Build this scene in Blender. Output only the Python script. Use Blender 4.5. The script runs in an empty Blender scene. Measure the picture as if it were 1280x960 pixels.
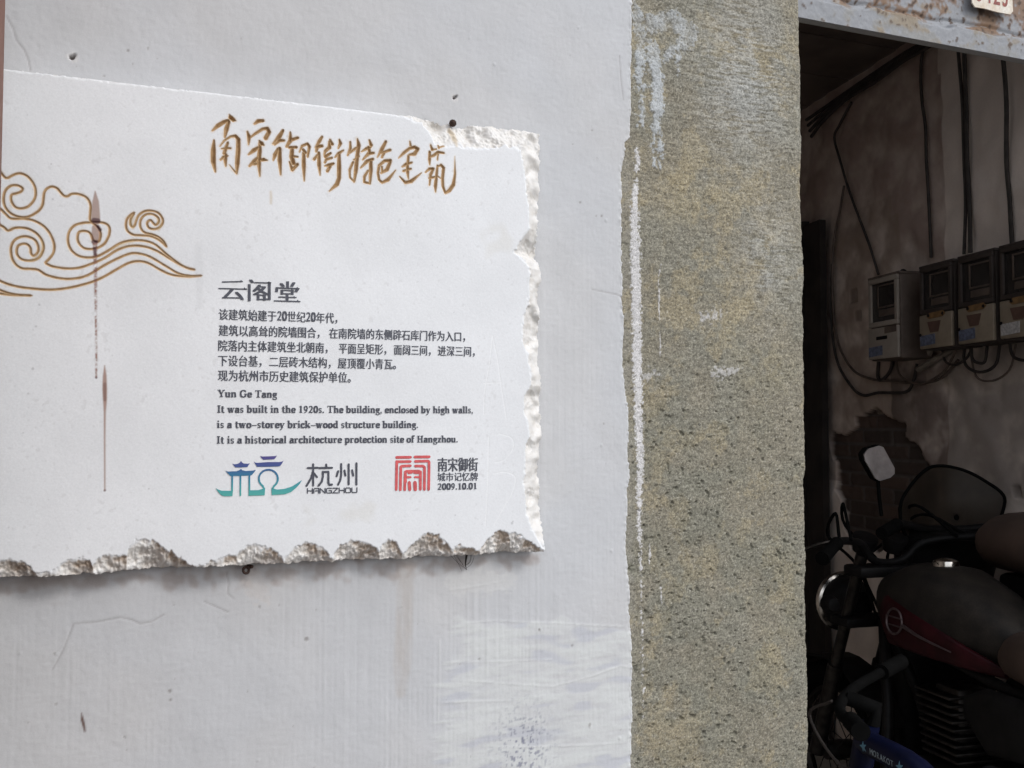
import bpy, bmesh, math, random
import numpy as np
from mathutils import Vector, Matrix

R_ = math.radians
SC = bpy.context.scene
COL = SC.collection

# ------------------------------------------------------------------ camera
CAM = np.array([0.0, -1.15, 1.5])
YAW, PITCH, FPX = R_(22.0), R_(2.53), 1245.0
cd = bpy.data.cameras.new('camera')
cd.sensor_width = 36.0
cd.lens = 36.0 * FPX / 1280.0
cd.clip_start = 0.01
cd.clip_end = 500
cam = bpy.data.objects.new('camera', cd)
COL.objects.link(cam)
cam.location = CAM
cam.rotation_euler = (R_(90) + PITCH, 0, -YAW)
SC.camera = cam

# ------------------------------------------------------------------ light
SUN = Vector((0.55, -1.0, 0.85)).normalized()
w = bpy.data.worlds.new('World')
SC.world = w
w.use_nodes = True
nt = w.node_tree
nt.nodes.clear()
sky = nt.nodes.new('ShaderNodeTexSky')
sky.sky_type = 'NISHITA'
sky.sun_disc = False
sky.sun_elevation = math.asin(SUN.z)
sky.sun_rotation = math.atan2(SUN.x, SUN.y)
sky.dust_density = 4.0
hs = nt.nodes.new('ShaderNodeHueSaturation')
hs.inputs['Saturation'].default_value = 0.5
bg = nt.nodes.new('ShaderNodeBackground')
bg.inputs['Strength'].default_value = 0.13
wo = nt.nodes.new('ShaderNodeOutputWorld')
cloud = nt.nodes.new('ShaderNodeMix')          # an even bright cloud deck over the clear-sky gradient
cloud.data_type = 'RGBA'
cloud.inputs[0].default_value = 0.6
cloud.inputs[7].default_value = (9.5, 10.1, 11.1, 1)
nt.links.new(sky.outputs[0], hs.inputs['Color'])
nt.links.new(hs.outputs[0], cloud.inputs[6])
nt.links.new(cloud.outputs[2], bg.inputs['Color'])
nt.links.new(bg.outputs[0], wo.inputs['Surface'])

sl = bpy.data.lights.new('sun', 'SUN')
sl.energy = 0.75
sl.angle = R_(12)
sl.color = (1.0, 0.98, 0.96)
so = bpy.data.objects.new('sun', sl)
COL.objects.link(so)
so.rotation_euler = SUN.to_track_quat('Z', 'Y').to_euler()

SC.view_settings.view_transform = 'Standard'
SC.view_settings.look = 'None'
SC.view_settings.exposure = 0.20
SC.view_settings.gamma = 1
SC.cycles.use_denoising = True
SC.cycles.max_bounces = 8
SC.cycles.diffuse_bounces = 5
SC.cycles.sample_clamp_indirect = 4

# ------------------------------------------------------------------ measuring: photograph pixel -> point on a real plane
_F = np.array([math.sin(YAW) * math.cos(PITCH), math.cos(YAW) * math.cos(PITCH), math.sin(PITCH)])
_Rt = np.array([math.cos(YAW), -math.sin(YAW), 0.0])
_U = np.cross(_Rt, _F)


def ray(px, py):
    return _F + (px - 640) / FPX * _Rt + (480 - py) / FPX * _U


def P(px, py, Y=0.0):
    d = ray(px, py)
    q = CAM + (Y - CAM[1]) / d[1] * d
    return q[0], q[2]


WANG = R_(10.0)
D2 = np.array([math.sin(WANG), math.cos(WANG), 0.0])
N2 = np.array([-D2[1], D2[0], 0.0])
P0 = CAM + 3.8 * ray(1170, 380)
P0[2] = 0.0


def Q(px, py, off=0.0):
    """pixel -> (t, z) on the passage side wall, moved off metres into the passage"""
    r = ray(px, py)
    k = np.dot(P0 + N2 * off - CAM, N2) / np.dot(r, N2)
    q = CAM + k * r
    return float(np.dot(q - P0, D2)), float(q[2])


def W(t, z, off=0.0):
    q = P0 + D2 * t + N2 * off
    return (float(q[0]), float(q[1]), float(z))


def lin(*c):
    c = np.array(c, float) / 255.0
    return np.where(c <= 0.04045, c / 12.92, ((c + 0.055) / 1.055) ** 2.4)


# ------------------------------------------------------------------ numpy helpers
def fnoise(shape, step, lo, hi, seed, beta=1.0, ax=1.0, az=1.0):
    """band-limited noise (wavelengths lo..hi metres), std 1; ax, az stretch it"""
    rng = np.random.default_rng(seed)
    n = rng.standard_normal(shape)
    fz = np.fft.fftfreq(shape[0], step)[:, None] * az
    fx = np.fft.rfftfreq(shape[1], step)[None, :] * ax
    f = np.sqrt(fz ** 2 + fx ** 2)
    H = np.where(f > 0, 1.0 / np.maximum(f, 1e-6) ** beta, 0)
    H *= np.exp(-(f * lo) ** 2) * (1 - np.exp(-(f * hi) ** 2))
    o = np.fft.irfft2(np.fft.rfft2(n) * H, s=shape)
    return (o - o.mean()) / (o.std() + 1e-12)


def ss(a, b, x):
    t = np.clip((x - a) / (b - a), 0, 1)
    return t * t * (3 - 2 * t)


class Grid:
    def __init__(s, x0, x1, z0, z1, step):
        s.x0, s.z0, s.step = x0, z0, step
        s.nx = int(round((x1 - x0) / step)) + 1
        s.nz = int(round((z1 - z0) / step)) + 1
        s.x = x0 + np.arange(s.nx) * step
        s.z = z0 + np.arange(s.nz) * step
        s.X, s.Z = np.meshgrid(s.x, s.z)
        s.shape = (s.nz, s.nx)

    def noise(s, lo, hi, seed, **k):
        return fnoise(s.shape, s.step, lo, hi, seed, **k)

    def field(s, v=-1.0):
        return np.full(s.shape, v)

    def stroke(s, acc, pts, margin=0.004):
        """acc = max(acc, halfwidth - distance) along a polyline of (x, z, width)"""
        if len(pts) == 1:
            pts = [pts[0], pts[0]]
        for a, b in zip(pts[:-1], pts[1:]):
            m = max(a[2], b[2]) / 2 + margin
            i0 = max(0, int((min(a[0], b[0]) - m - s.x0) / s.step))
            i1 = min(s.nx, int((max(a[0], b[0]) + m - s.x0) / s.step) + 2)
            j0 = max(0, int((min(a[1], b[1]) - m - s.z0) / s.step))
            j1 = min(s.nz, int((max(a[1], b[1]) + m - s.z0) / s.step) + 2)
            if i1 <= i0 or j1 <= j0:
                continue
            X, Z = s.X[j0:j1, i0:i1], s.Z[j0:j1, i0:i1]
            dx, dz = b[0] - a[0], b[1] - a[1]
            L = dx * dx + dz * dz
            u = np.clip(((X - a[0]) * dx + (Z - a[1]) * dz) / L, 0, 1) if L > 1e-14 else np.zeros_like(X)
            d = np.hypot(X - a[0] - u * dx, Z - a[1] - u * dz)
            hw = (a[2] + (b[2] - a[2]) * u) / 2
            acc[j0:j1, i0:i1] = np.maximum(acc[j0:j1, i0:i1], hw - d)

    def mesh(s, name, pos, col, keep=None, extra=None):
        """pos (nz,nx,3) world positions; col (nz,nx,3) base colour; extra: list of verts quads appended"""
        nx, nz = s.nx, s.nz
        idx = np.arange(nx * nz).reshape(nz, nx)
        q = np.stack([idx[:-1, :-1], idx[:-1, 1:], idx[1:, 1:], idx[1:, :-1]], -1).reshape(-1, 4)
        if keep is not None:
            k = keep.ravel()
            q = q[k[q].any(1)]
        V = pos.reshape(-1, 3)
        used = np.zeros(len(V), bool)
        used[q.ravel()] = True
        remap = np.cumsum(used) - 1
        V = V[used]
        C = col.reshape(-1, 3)[used]
        q = remap[q]
        if extra is not None:
            ev, eq, ec = extra
            eq = np.array(eq) + len(V)
            V = np.vstack([V, np.array(ev, float)])
            C = np.vstack([C, np.tile(np.array(ec, float), (len(ev), 1))])
            q = np.vstack([q, eq])
        me = bpy.data.meshes.new(name)
        me.vertices.add(len(V))
        me.vertices.foreach_set('co', V.astype(np.float32).ravel())
        me.loops.add(q.size)
        me.loops.foreach_set('vertex_index', q.astype(np.int32).ravel())
        me.polygons.add(len(q))
        me.polygons.foreach_set('loop_start', np.arange(0, q.size, 4, dtype=np.int32))
        me.update(calc_edges=True)
        me.polygons.foreach_set('use_smooth', np.ones(len(q), bool))
        a = me.color_attributes.new('col', 'FLOAT_COLOR', 'POINT')
        a.data.foreach_set('color', np.hstack([C, np.ones((len(C), 1))]).astype(np.float32).ravel())
        me.validate()
        return me


def poly_interp(pts, Y=0.0, by='z'):
    q = np.array([P(a, b, Y) for a, b in pts])
    if by == 'z':
        o = np.argsort(q[:, 1])
        return q[o, 1], q[o, 0]
    o = np.argsort(q[:, 0])
    return q[o, 0], q[o, 1]


def catmull(pts, n=8):
    p = [np.array(a, float) for a in pts]
    p = [2 * p[0] - p[1]] + p + [2 * p[-1] - p[-2]]
    out = []
    for i in range(1, len(p) - 2):
        a, b, c, d = p[i - 1], p[i], p[i + 1], p[i + 2]
        for k in range(n):
            t = k / n
            out.append(0.5 * (2 * b + (c - a) * t + (2 * a - 5 * b + 4 * c - d) * t * t + (3 * b - a - 3 * c + d) * t ** 3))
    out.append(p[-2])
    return out


# ------------------------------------------------------------------ materials
def mat(name, color=(0.5, 0.5, 0.5), rough=0.6, metal=0.0, var=0.25, scale=30.0, bump=0.0, bscale=200.0, attr=False,
        spec=0.5, color2=None, trans=0.0, fine=0.0, fscale=900.0, bdist=0.001, coat=0.0):
    m = bpy.data.materials.new(name)
    m.use_nodes = True
    t = m.node_tree
    b = t.nodes['Principled BSDF']
    N, L = t.nodes.new, t.links.new
    tc = N('ShaderNodeTexCoord')
    if attr:
        at = N('ShaderNodeAttribute')
        at.attribute_name = 'col'
        src = at.outputs['Color']
    else:
        no = N('ShaderNodeTexNoise')
        no.inputs['Scale'].default_value = scale
        no.inputs['Detail'].default_value = 5
        L(tc.outputs['Object'], no.inputs['Vector'])
        mr = N('ShaderNodeMapRange')
        mr.inputs[1].default_value = 0.35
        mr.inputs[2].default_value = 0.65
        L(no.outputs['Fac'], mr.inputs[0])
        mx = N('ShaderNodeMix')
        mx.data_type = 'RGBA'
        c2 = color2 if color2 else tuple(c * (1 - var) for c in color)
        mx.inputs[6].default_value = (*color, 1)
        mx.inputs[7].default_value = (*c2, 1)
        L(mr.outputs[0], mx.inputs[0])
        src = mx.outputs[2]
    if fine:
        n2 = N('ShaderNodeTexNoise')
        n2.inputs['Scale'].default_value = fscale
        n2.inputs['Detail'].default_value = 3
        L(tc.outputs['Object'], n2.inputs['Vector'])
        m2 = N('ShaderNodeMapRange')
        m2.inputs[1].default_value = 0.3
        m2.inputs[2].default_value = 0.7
        m2.inputs[3].default_value = 1 - fine
        m2.inputs[4].default_value = 1 + fine
        L(n2.outputs['Fac'], m2.inputs[0])
        vm = N('ShaderNodeVectorMath')
        vm.operation = 'SCALE'
        L(src, vm.inputs[0])
        L(m2.outputs[0], vm.inputs['Scale'])
        src = vm.outputs[0]
    L(src, b.inputs['Base Color'])
    b.inputs['Roughness'].default_value = rough
    b.inputs['Metallic'].default_value = metal
    b.inputs['Specular IOR Level'].default_value = spec
    b.inputs['Transmission Weight'].default_value = trans
    b.inputs['Coat Weight'].default_value = coat
    if bump:
        n3 = N('ShaderNodeTexNoise')
        n3.inputs['Scale'].default_value = bscale
        n3.inputs['Detail'].default_value = 6
        L(tc.outputs['Object'], n3.inputs['Vector'])
        bp = N('ShaderNodeBump')
        bp.inputs['Strength'].default_value = bump
        bp.inputs['Distance'].default_value = bdist
        L(n3.outputs['Fac'], bp.inputs['Height'])
        L(bp.outputs[0], b.inputs['Normal'])
    return m


M_PLASTER = mat('painted_plaster', attr=True, rough=0.75, spec=0.25, fine=0.035, fscale=700, bump=0.22, bscale=520, bdist=0.0005)
M_MARBLE = mat('white_marble', attr=True, rough=0.5, spec=0.35, fine=0.03, fscale=900, bump=0.06, bscale=900, bdist=0.0002)
M_STONE = mat('sandstone', attr=True, rough=0.9, spec=0.2, fine=0.34, fscale=620, bump=0.35, bscale=650, bdist=0.0007)
M_OLD = mat('old_interior_plaster', attr=True, rough=0.9, spec=0.15, fine=0.03, fscale=120, bump=0.05, bscale=160, bdist=0.001)
M_LINTEL = mat('rusty_painted_metal', attr=True, rough=0.6, spec=0.3, fine=0.08, fscale=300, bump=0.25, bscale=300, bdist=0.0008)
M_INK = mat('slate_ink', (0.075, 0.080, 0.105), 0.6, var=0.25, scale=180, fine=0.25, fscale=1500)
M_RED = mat('red_ink', (0.72, 0.115, 0.12), 0.6, var=0.25, scale=200, fine=0.18, fscale=1400)
M_RUST = mat('dark_rust', (0.075, 0.04, 0.03), 0.85, var=0.5, scale=300, bump=0.5, bscale=900)
M_POST = mat('red_brown_wood', (0.26, 0.12, 0.082), 0.7, var=0.35, scale=14, bump=0.2, bscale=60)
M_DARKWOOD = mat('dark_brown_wood', (0.055, 0.026, 0.019), 0.7, var=0.35, scale=14, bump=0.2, bscale=60)
M_BLACK = mat('black_rubber', (0.005, 0.005, 0.005), 0.85, var=0.4, scale=40, spec=0.06)
M_CABLE = mat('dusty_cable', (0.052, 0.041, 0.036), 0.75, var=0.5, scale=25)
M_PALECABLE = mat('pale_cable', (0.26, 0.22, 0.18), 0.7, var=0.4, scale=25)
M_CASE = mat('dull_meter_case', (0.13, 0.095, 0.075), 0.6, var=0.35, scale=18)
M_DARKCASE = mat('dark_meter_case', (0.060, 0.045, 0.038), 0.55, var=0.4, scale=18)
M_CREAM = mat('cream_meter_panel', (0.30, 0.24, 0.175), 0.6, var=0.22, scale=22)
M_PALE = mat('pale_meter_panel', (0.34, 0.29, 0.245), 0.6, var=0.15, scale=22)
M_GLASS = mat('dusty_window', (0.035, 0.03, 0.028), 0.25, var=0.6, scale=12)
M_BLUE_L = mat('blue_label', (0.16, 0.18, 0.26), 0.6, var=0.5, scale=90)
M_WHITE_L = mat('white_label', (0.55, 0.52, 0.50), 0.6, var=0.4, scale=120)
M_BROWN_L = mat('brown_label', (0.13, 0.07, 0.05), 0.6, var=0.3, scale=60)
M_ORANGE = mat('orange_seal', (0.25, 0.14, 0.055), 0.6, var=0.4, scale=60)
M_CHROME = mat('worn_chrome', (0.75, 0.70, 0.64), 0.18, metal=1.0, var=0.25, scale=40)
M_STEEL = mat('dull_steel', (0.06, 0.054, 0.05), 0.42, metal=0.9, var=0.5, scale=40)
M_BLACKMETAL = mat('black_metal', (0.012, 0.011, 0.011), 0.5, var=0.5, scale=30, spec=0.15)
M_TANK = mat('dusty_dark_tank', (0.016, 0.0135, 0.012), 0.55, color2=(0.028, 0.023, 0.019), scale=22, spec=0.2, fine=0.2, fscale=300)
M_MAROON = mat('maroon_paint', (0.040, 0.004, 0.007), 0.45, var=0.5, scale=20, spec=0.2)
M_BADGE = mat('badge_silver', (0.12, 0.085, 0.085), 0.4, metal=0.5, var=0.3, scale=90)
M_SEAT = mat('brown_leatherette', (0.085, 0.052, 0.038), 0.7, var=0.35, scale=10, bump=0.3, bscale=260)
M_MIRROR = mat('dusty_mirror', (0.42, 0.38, 0.37), 0.45, metal=0.7, var=0.35, scale=22)
M_SMOKE = mat('smoked_windscreen', (0.070, 0.055, 0.043), 0.3, var=0.4, scale=10)
M_BIKE = mat('blue_bicycle_paint', (0.003, 0.005, 0.026), 0.45, spec=0.25, var=0.3, scale=25)
M_DECAL = mat('pale_decal', (0.42, 0.50, 0.56), 0.5, var=0.2, scale=120)
M_DECALB = mat('light_blue_decal', (0.16, 0.36, 0.50), 0.5, var=0.2, scale=120)
M_PLANK = mat('black_brown_plank', (0.030, 0.022, 0.018), 0.8, var=0.6, scale=8, bump=0.4, bscale=40, bdist=0.004)
M_CEIL = mat('smoky_ceiling_board', (0.17, 0.13, 0.11), 0.85, var=0.45, scale=4, bump=0.3, bscale=30, bdist=0.004)
M_FLOORIN = mat('dirty_concrete', (0.38, 0.35, 0.31), 0.9, var=0.4, scale=5, bump=0.4, bscale=60, bdist=0.004)
M_ROOM = mat('old_limewash', (0.72, 0.65, 0.60), 0.9, var=0.4, scale=3, bump=0.4, bscale=50, bdist=0.004)
M_GROUND = mat('street_paving', (0.13, 0.115, 0.10), 0.9, var=0.3, scale=3, bump=0.5, bscale=40, bdist=0.004)
M_ENAMEL = mat('white_enamel', (0.72, 0.68, 0.60), 0.4, color2=(0.62, 0.52, 0.40), scale=70, fine=0.1, fscale=300)
M_REDLET = mat('red_enamel', (0.36, 0.075, 0.05), 0.5, var=0.5, scale=220)

# smoked plastic: half of the light passes straight through
_t = M_SMOKE.node_tree
_mx = _t.nodes.new('ShaderNodeMixShader')
_tr = _t.nodes.new('ShaderNodeBsdfTransparent')
_tr.inputs[0].default_value = (0.55, 0.47, 0.38, 1)
_mx.inputs[0].default_value = 0.80
_t.links.new(_tr.outputs[0], _mx.inputs[1])
_t.links.new(_t.nodes['Principled BSDF'].outputs[0], _mx.inputs[2])
_t.links.new(_mx.outputs[0], _t.nodes['Material Output'].inputs['Surface'])

# logo: its own printed gradient, violet at the top to teal at the foot
M_LOGO = bpy.data.materials.new('logo_ink')
M_LOGO.use_nodes = True


def logo_nodes(z0, z1):
    t = M_LOGO.node_tree
    b = t.nodes['Principled BSDF']
    b.inputs['Roughness'].default_value = 0.6
    tc = t.nodes.new('ShaderNodeTexCoord')
    sx = t.nodes.new('ShaderNodeSeparateXYZ')
    mr = t.nodes.new('ShaderNodeMapRange')
    mr.inputs[1].default_value = z0
    mr.inputs[2].default_value = z1
    cr = t.nodes.new('ShaderNodeValToRGB')
    e = cr.color_ramp.elements
    e[0].position = 0.0
    e[0].color = (0.08, 0.40, 0.36, 1)
    e[1].position = 1.0
    e[1].color = (0.085, 0.060, 0.24, 1)
    for p_, c_ in ((0.2, (0.055, 0.34, 0.36, 1)), (0.45, (0.02, 0.20, 0.33, 1)), (0.72, (0.045, 0.085, 0.27, 1))):
        n = e.new(p_)
        n.color = c_
    t.links.new(tc.outputs['Object'], sx.inputs[0])
    t.links.new(sx.outputs['Z'], mr.inputs[0])
    t.links.new(mr.outputs[0], cr.inputs[0])
    t.links.new(cr.outputs[0], b.inputs['Base Color'])


# ------------------------------------------------------------------ object helpers
def tag(o, label=None, cat=None, group=None, kind=None):
    if label:
        o['label'] = label
    if cat:
        o['category'] = cat
    if group:
        o['group'] = group
    if kind:
        o['kind'] = kind
    return o


def obj(name, data, material=None, parent=None):
    if isinstance(data, bmesh.types.BMesh):
        me = bpy.data.meshes.new(name)
        bmesh.ops.recalc_face_normals(data, faces=data.faces)
        data.to_mesh(me)
        data.free()
        for p in me.polygons:
            p.use_smooth = True
        try:
            me.set_sharp_from_angle(angle=R_(38))
        except Exception:
            pass
    else:
        me = data
    o = bpy.data.objects.new(name, me)
    COL.objects.link(o)
    if material:
        me.materials.append(material)
    if parent:
        o.parent = parent
    return o


def empty(name, loc, rz=0.0):
    o = bpy.data.objects.new(name, None)
    o.empty_display_size = 0.1
    COL.objects.link(o)
    o.location = loc
    o.rotation_euler = (0, 0, rz)
    return o


def box(bm, lo, hi, bev=0.004, mtx=None):
    lo, hi = Vector(lo), Vector(hi)
    r = bmesh.ops.create_cube(bm, size=1.0)
    vs = r['verts']
    for v in vs:
        v.co = Vector((lo[i] + (v.co[i] + 0.5) * (hi[i] - lo[i]) for i in range(3)))
    es = list({e for v in vs for e in v.link_edges})
    if bev:
        rb = bmesh.ops.bevel(bm, geom=es, offset=bev, segments=2, affect='EDGES', profile=0.5)
        vs = list({v for f in rb['faces'] for v in f.verts} | {v for v in vs if v.is_valid})
    if mtx is not None:
        for v in vs:
            v.co = mtx @ v.co
    return bm


def tube(bm, pts, r, seg=8, smooth=0, cap=True):
    if smooth and len(pts) > 2:
        rr = r if isinstance(r, (list, tuple)) else [r] * len(pts)
        full = catmull([(*p, q) for p, q in zip(pts, rr)], smooth)
        pts = [Vector(a[:3]) for a in full]
        r = [a[3] for a in full]
    pts = [Vector(p) for p in pts]
    if not isinstance(r, (list, tuple)):
        r = [r] * len(pts)
    rings = []
    up = None
    for i, p in enumerate(pts):
        d = (pts[min(i + 1, len(pts) - 1)] - pts[max(i - 1, 0)]).normalized()
        if up is None:
            up = Vector((0, 0, 1)) if abs(d.z) < 0.9 else Vector((1, 0, 0))
        a = d.cross(up)
        if a.length < 1e-5:
            a = d.orthogonal()
        a.normalize()
        b = a.cross(d).normalized()
        up = b
        rings.append([bm.verts.new(p + (a * math.cos(k * 2 * math.pi / seg) + b * math.sin(k * 2 * math.pi / seg)) * r[i]) for k in range(seg)])
    for A, B in zip(rings[:-1], rings[1:]):
        for k in range(seg):
            bm.faces.new((A[k], A[(k + 1) % seg], B[(k + 1) % seg], B[k]))
    if cap:
        bm.faces.new(rings[0][::-1])
        bm.faces.new(rings[-1])
    return bm


def lathe(bm, prof, center, axis, seg=28):
    """prof: (radius, along axis)"""
    ax = Vector(axis).normalized()
    a = ax.orthogonal().normalized()
    b = ax.cross(a)
    c = Vector(center)
    rings = []
    for r, h in prof:
        if r < 1e-6:
            rings.append([bm.verts.new(c + ax * h)])
        else:
            rings.append([bm.verts.new(c + ax * h + (a * math.cos(2 * math.pi * k / seg) + b * math.sin(2 * math.pi * k / seg)) * r) for k in range(seg)])
    for A, B in zip(rings[:-1], rings[1:]):
        for k in range(seg):
            k2 = (k + 1) % seg
            if len(A) == 1 and len(B) > 1:
                bm.faces.new((A[0], B[k], B[k2]))
            elif len(B) == 1 and len(A) > 1:
                bm.faces.new((A[k], B[0], A[k2]))
            elif len(A) > 1:
                bm.faces.new((A[k], B[k], B[k2], A[k2]))
    return bm


def torus(bm, center, axis, R, r, seg=40, rs=8):
    ax = Vector(axis).normalized()
    a = ax.orthogonal().normalized()
    b = ax.cross(a)
    c = Vector(center)
    rings = []
    for i in range(seg):
        t = 2 * math.pi * i / seg
        d = a * math.cos(t) + b * math.sin(t)
        rings.append([bm.verts.new(c + d * (R + r * math.cos(2 * math.pi * k / rs)) + ax * r * math.sin(2 * math.pi * k / rs)) for k in range(rs)])
    for i in range(seg):
        A, B = rings[i], rings[(i + 1) % seg]
        for k in range(rs):
            bm.faces.new((A[k], A[(k + 1) % rs], B[(k + 1) % rs], B[k]))
    return bm


def loft(bm, secs, seg=20, pw=2.4):
    """secs: (center, halfwidth vector a, halfheight vector b) superellipse sections"""
    rings = []
    for c, a, b in secs:
        c, a, b = Vector(c), Vector(a), Vector(b)
        ring = []
        for k in range(seg):
            t = 2 * math.pi * k / seg
            ct, st = math.cos(t), math.sin(t)
            ring.append(bm.verts.new(c + a * (math.copysign(abs(ct) ** (2 / pw), ct)) + b * (math.copysign(abs(st) ** (2 / pw), st))))
        rings.append(ring)
    for A, B in zip(rings[:-1], rings[1:]):
        for k in range(seg):
            bm.faces.new((A[k], A[(k + 1) % seg], B[(k + 1) % seg], B[k]))
    bm.faces.new(rings[0][::-1])
    bm.faces.new(rings[-1])
    return bm


def plate(bm, pts2, frame, thick):
    """flat polygon pts2 in a frame (origin, ex, ey, en) given real thickness along en"""
    o, ex, ey, en = [Vector(v) for v in frame]
    A = [bm.verts.new(o + ex * p[0] + ey * p[1]) for p in pts2]
    B = [bm.verts.new(o + ex * p[0] + ey * p[1] + en * thick) for p in pts2]
    bm.faces.new(A[::-1])
    bm.faces.new(B)
    n = len(A)
    for i in range(n):
        bm.faces.new((A[i], A[(i + 1) % n], B[(i + 1) % n], B[i]))
    return bm


# =================================================================== SETTING
# street
bm = bmesh.new()
vs = [bm.verts.new(v) for v in ((-60, -60, 0), (60, -60, 0), (60, 60, 0), (-60, 60, 0))]
bm.faces.new(vs)
tag(obj('street_ground', bm, M_GROUND), kind='structure')

DOOR_R, DOOR_T = 2.58, 2.1025
# ---- painted street wall
G = Grid(-0.40, 0.665, 0.92, 2.20, 0.0014)
X, Z = G.X, G.Z
ez, ex = poly_interp([(790, -60), (790, 0), (789, 60), (789, 120), (788, 172), (781, 179), (779, 200), (777, 215), (778, 250), (777, 290), (779, 340),
                      (778, 380), (781, 405), (779, 440), (781, 490), (786, 512), (787, 560), (786, 600), (783, 650), (784, 700), (787, 740),
                      (788, 780), (790, 850), (789, 900), (790, 960), (790, 1040)])
edge = np.interp(G.z, ez, ex)
en = fnoise((G.nz, 64), G.step, 0.006, 0.06, 5, beta=2.0)[:, 0]
lowk = ss(1.90, 1.87, G.z)
edge = edge + en * 0.0008 * (0.25 + lowk)
EDGE = edge[:, None]
keep = X < EDGE
h = 0.00005 * G.noise(0.004, 0.03, 11) + 0.00025 * G.noise(0.05, 0.5, 12)
# fine weave, vertical brush ribs below, faint horizontal weave above
ribs = np.tile(fnoise((4, G.nx), G.step, 0.0028, 0.007, 13)[0], (G.nz, 1)) * (1 + 0.5 * G.noise(0.03, 0.3, 14))
px_x = lambda px, py: P(px, py)[0]
ribmask = ss(0.05, 0.30, X) * ss(1.95, 1.65, Z) * (0.55 + 0.45 * ss(1.5, 1.2, Z))
ribmask = np.maximum(ribmask, 0.45 * ss(1.36, 1.25, Z))
h += ribs * 0.000065 * np.clip(ribmask, 0, 1)
weave = G.noise(0.003, 0.012, 15, ax=3.0) * 0.000035 + G.noise(0.003, 0.012, 16, az=3.0) * 0.000035
h += weave
col = np.empty(G.shape + (3,))
base = np.array([0.560, 0.570, 0.588])
col[:] = base
col *= (1 + 0.014 * G.noise(0.02, 0.3, 17))[..., None]
warm = np.clip(0.5 + 0.5 * G.noise(0.08, 0.6, 18), 0, 1)[..., None]
col = col * (1 + (np.array([1.012, 1.0, 0.985]) - 1) * warm)
col *= (1 + 0.02 * ribs * np.clip(ribmask, 0, 1) * 0.6)[..., None]


def blend(c, m, rgb):
    m = np.clip(m, 0, 1)[..., None]
    return c * (1 - m) + np.array(rgb) * m


def wpts(l, w_=None, Y=0.0, s=1 / 1100.0):
    """pixel polyline (x, y[, width px]) -> metres on the plane"""
    o = []
    for p in l:
        a, b = P(p[0], p[1], Y)
        o.append((a, b, (p[2] if len(p) > 2 else w_) * s))
    return o


# newer roller paint patch, lower right, edge ragged, horizontal brush streaks
pL = px_x(546, 860) + 0.006 * fnoise((G.nz, 64), G.step, 0.03, 0.2, 21, beta=1.5)[:, :1]
zt = P(660, 774)[1] + 0.004 * fnoise((8, G.nx), G.step, 0.02, 0.2, 22)[:1, :] - 0.02 * ss(px_x(700, 780), px_x(790, 790), X)
streak = G.noise(0.003, 0.03, 23, ax=9.0)
streak2 = G.noise(0.010, 0.08, 24, ax=3.5)
pm = ss(0, 0.022, X - pL + 0.007 * streak) * ss(0, 0.006, zt - Z)
pmod = np.clip(0.62 + 0.33 * streak2 + 0.20 * streak, 0, 1)
zlow = ss(P(600, 975)[1], P(600, 900)[1], Z)
col = blend(col, pm * pmod * 0.82, (0.645, 0.664, 0.660))
col = blend(col, pm * ss(0.5, 1.4, -streak2) * 0.5, (0.50, 0.52, 0.58))
h += pm * (0.00020 + 0.00005 * streak + 0.00006 * streak2)
ridge = G.field()
for l in ([(560, 850, 1), (600, 852, 2), (640, 855, 1.5), (690, 858, 2), (740, 845, 2.5), (775, 832, 3), (790, 834, 2)],
          [(550, 780, 1), (620, 776, 2), (700, 779, 2), (780, 783, 2)], [(556, 878, 2), (610, 876, 3), (640, 876, 1)],
          [(565, 828, 2), (640, 826, 2), (690, 824, 2)],
          [(550, 800, 2), (549, 850, 2), (548, 900, 1.5)], [(620, 934, 1.5), (680, 933, 2.5), (740, 931, 2), (785, 928, 1)],
          [(560, 738, 1), (580, 735, 2), (600, 732, 1.5), (630, 726, 1.5)], [(600, 742, 1), (620, 737, 2), (640, 738, 1)]):
    G.stroke(ridge, wpts(l))
h += 0.0004 * ss(-0.001, 0.0012, ridge)
col = blend(col, ss(0.0, 0.001, ridge) * 0.5, (0.70, 0.71, 0.71))
# exposed bristly dark weave inside the patch
cx, cz = P(655, 935)
wv = ss(0.9, 1.9, G.noise(0.002, 0.008, 26, az=3.0) + G.noise(0.002, 0.008, 27, ax=3.0)) * np.exp(-(((X - cx) / 0.035) ** 2 + ((Z - cz) / 0.045) ** 2))
col = blend(col, wv * 1.1, (0.27, 0.28, 0.34))
# filler smear under the sign
f = G.field()
G.stroke(f, wpts([(570, 728, 30), (600, 728, 34), (640, 726, 22)]), 0.03)
col = blend(col, ss(-0.003, 0.006, f + 0.003 * G.noise(0.004, 0.03, 28)) * 0.45, (0.66, 0.66, 0.65))
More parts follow.
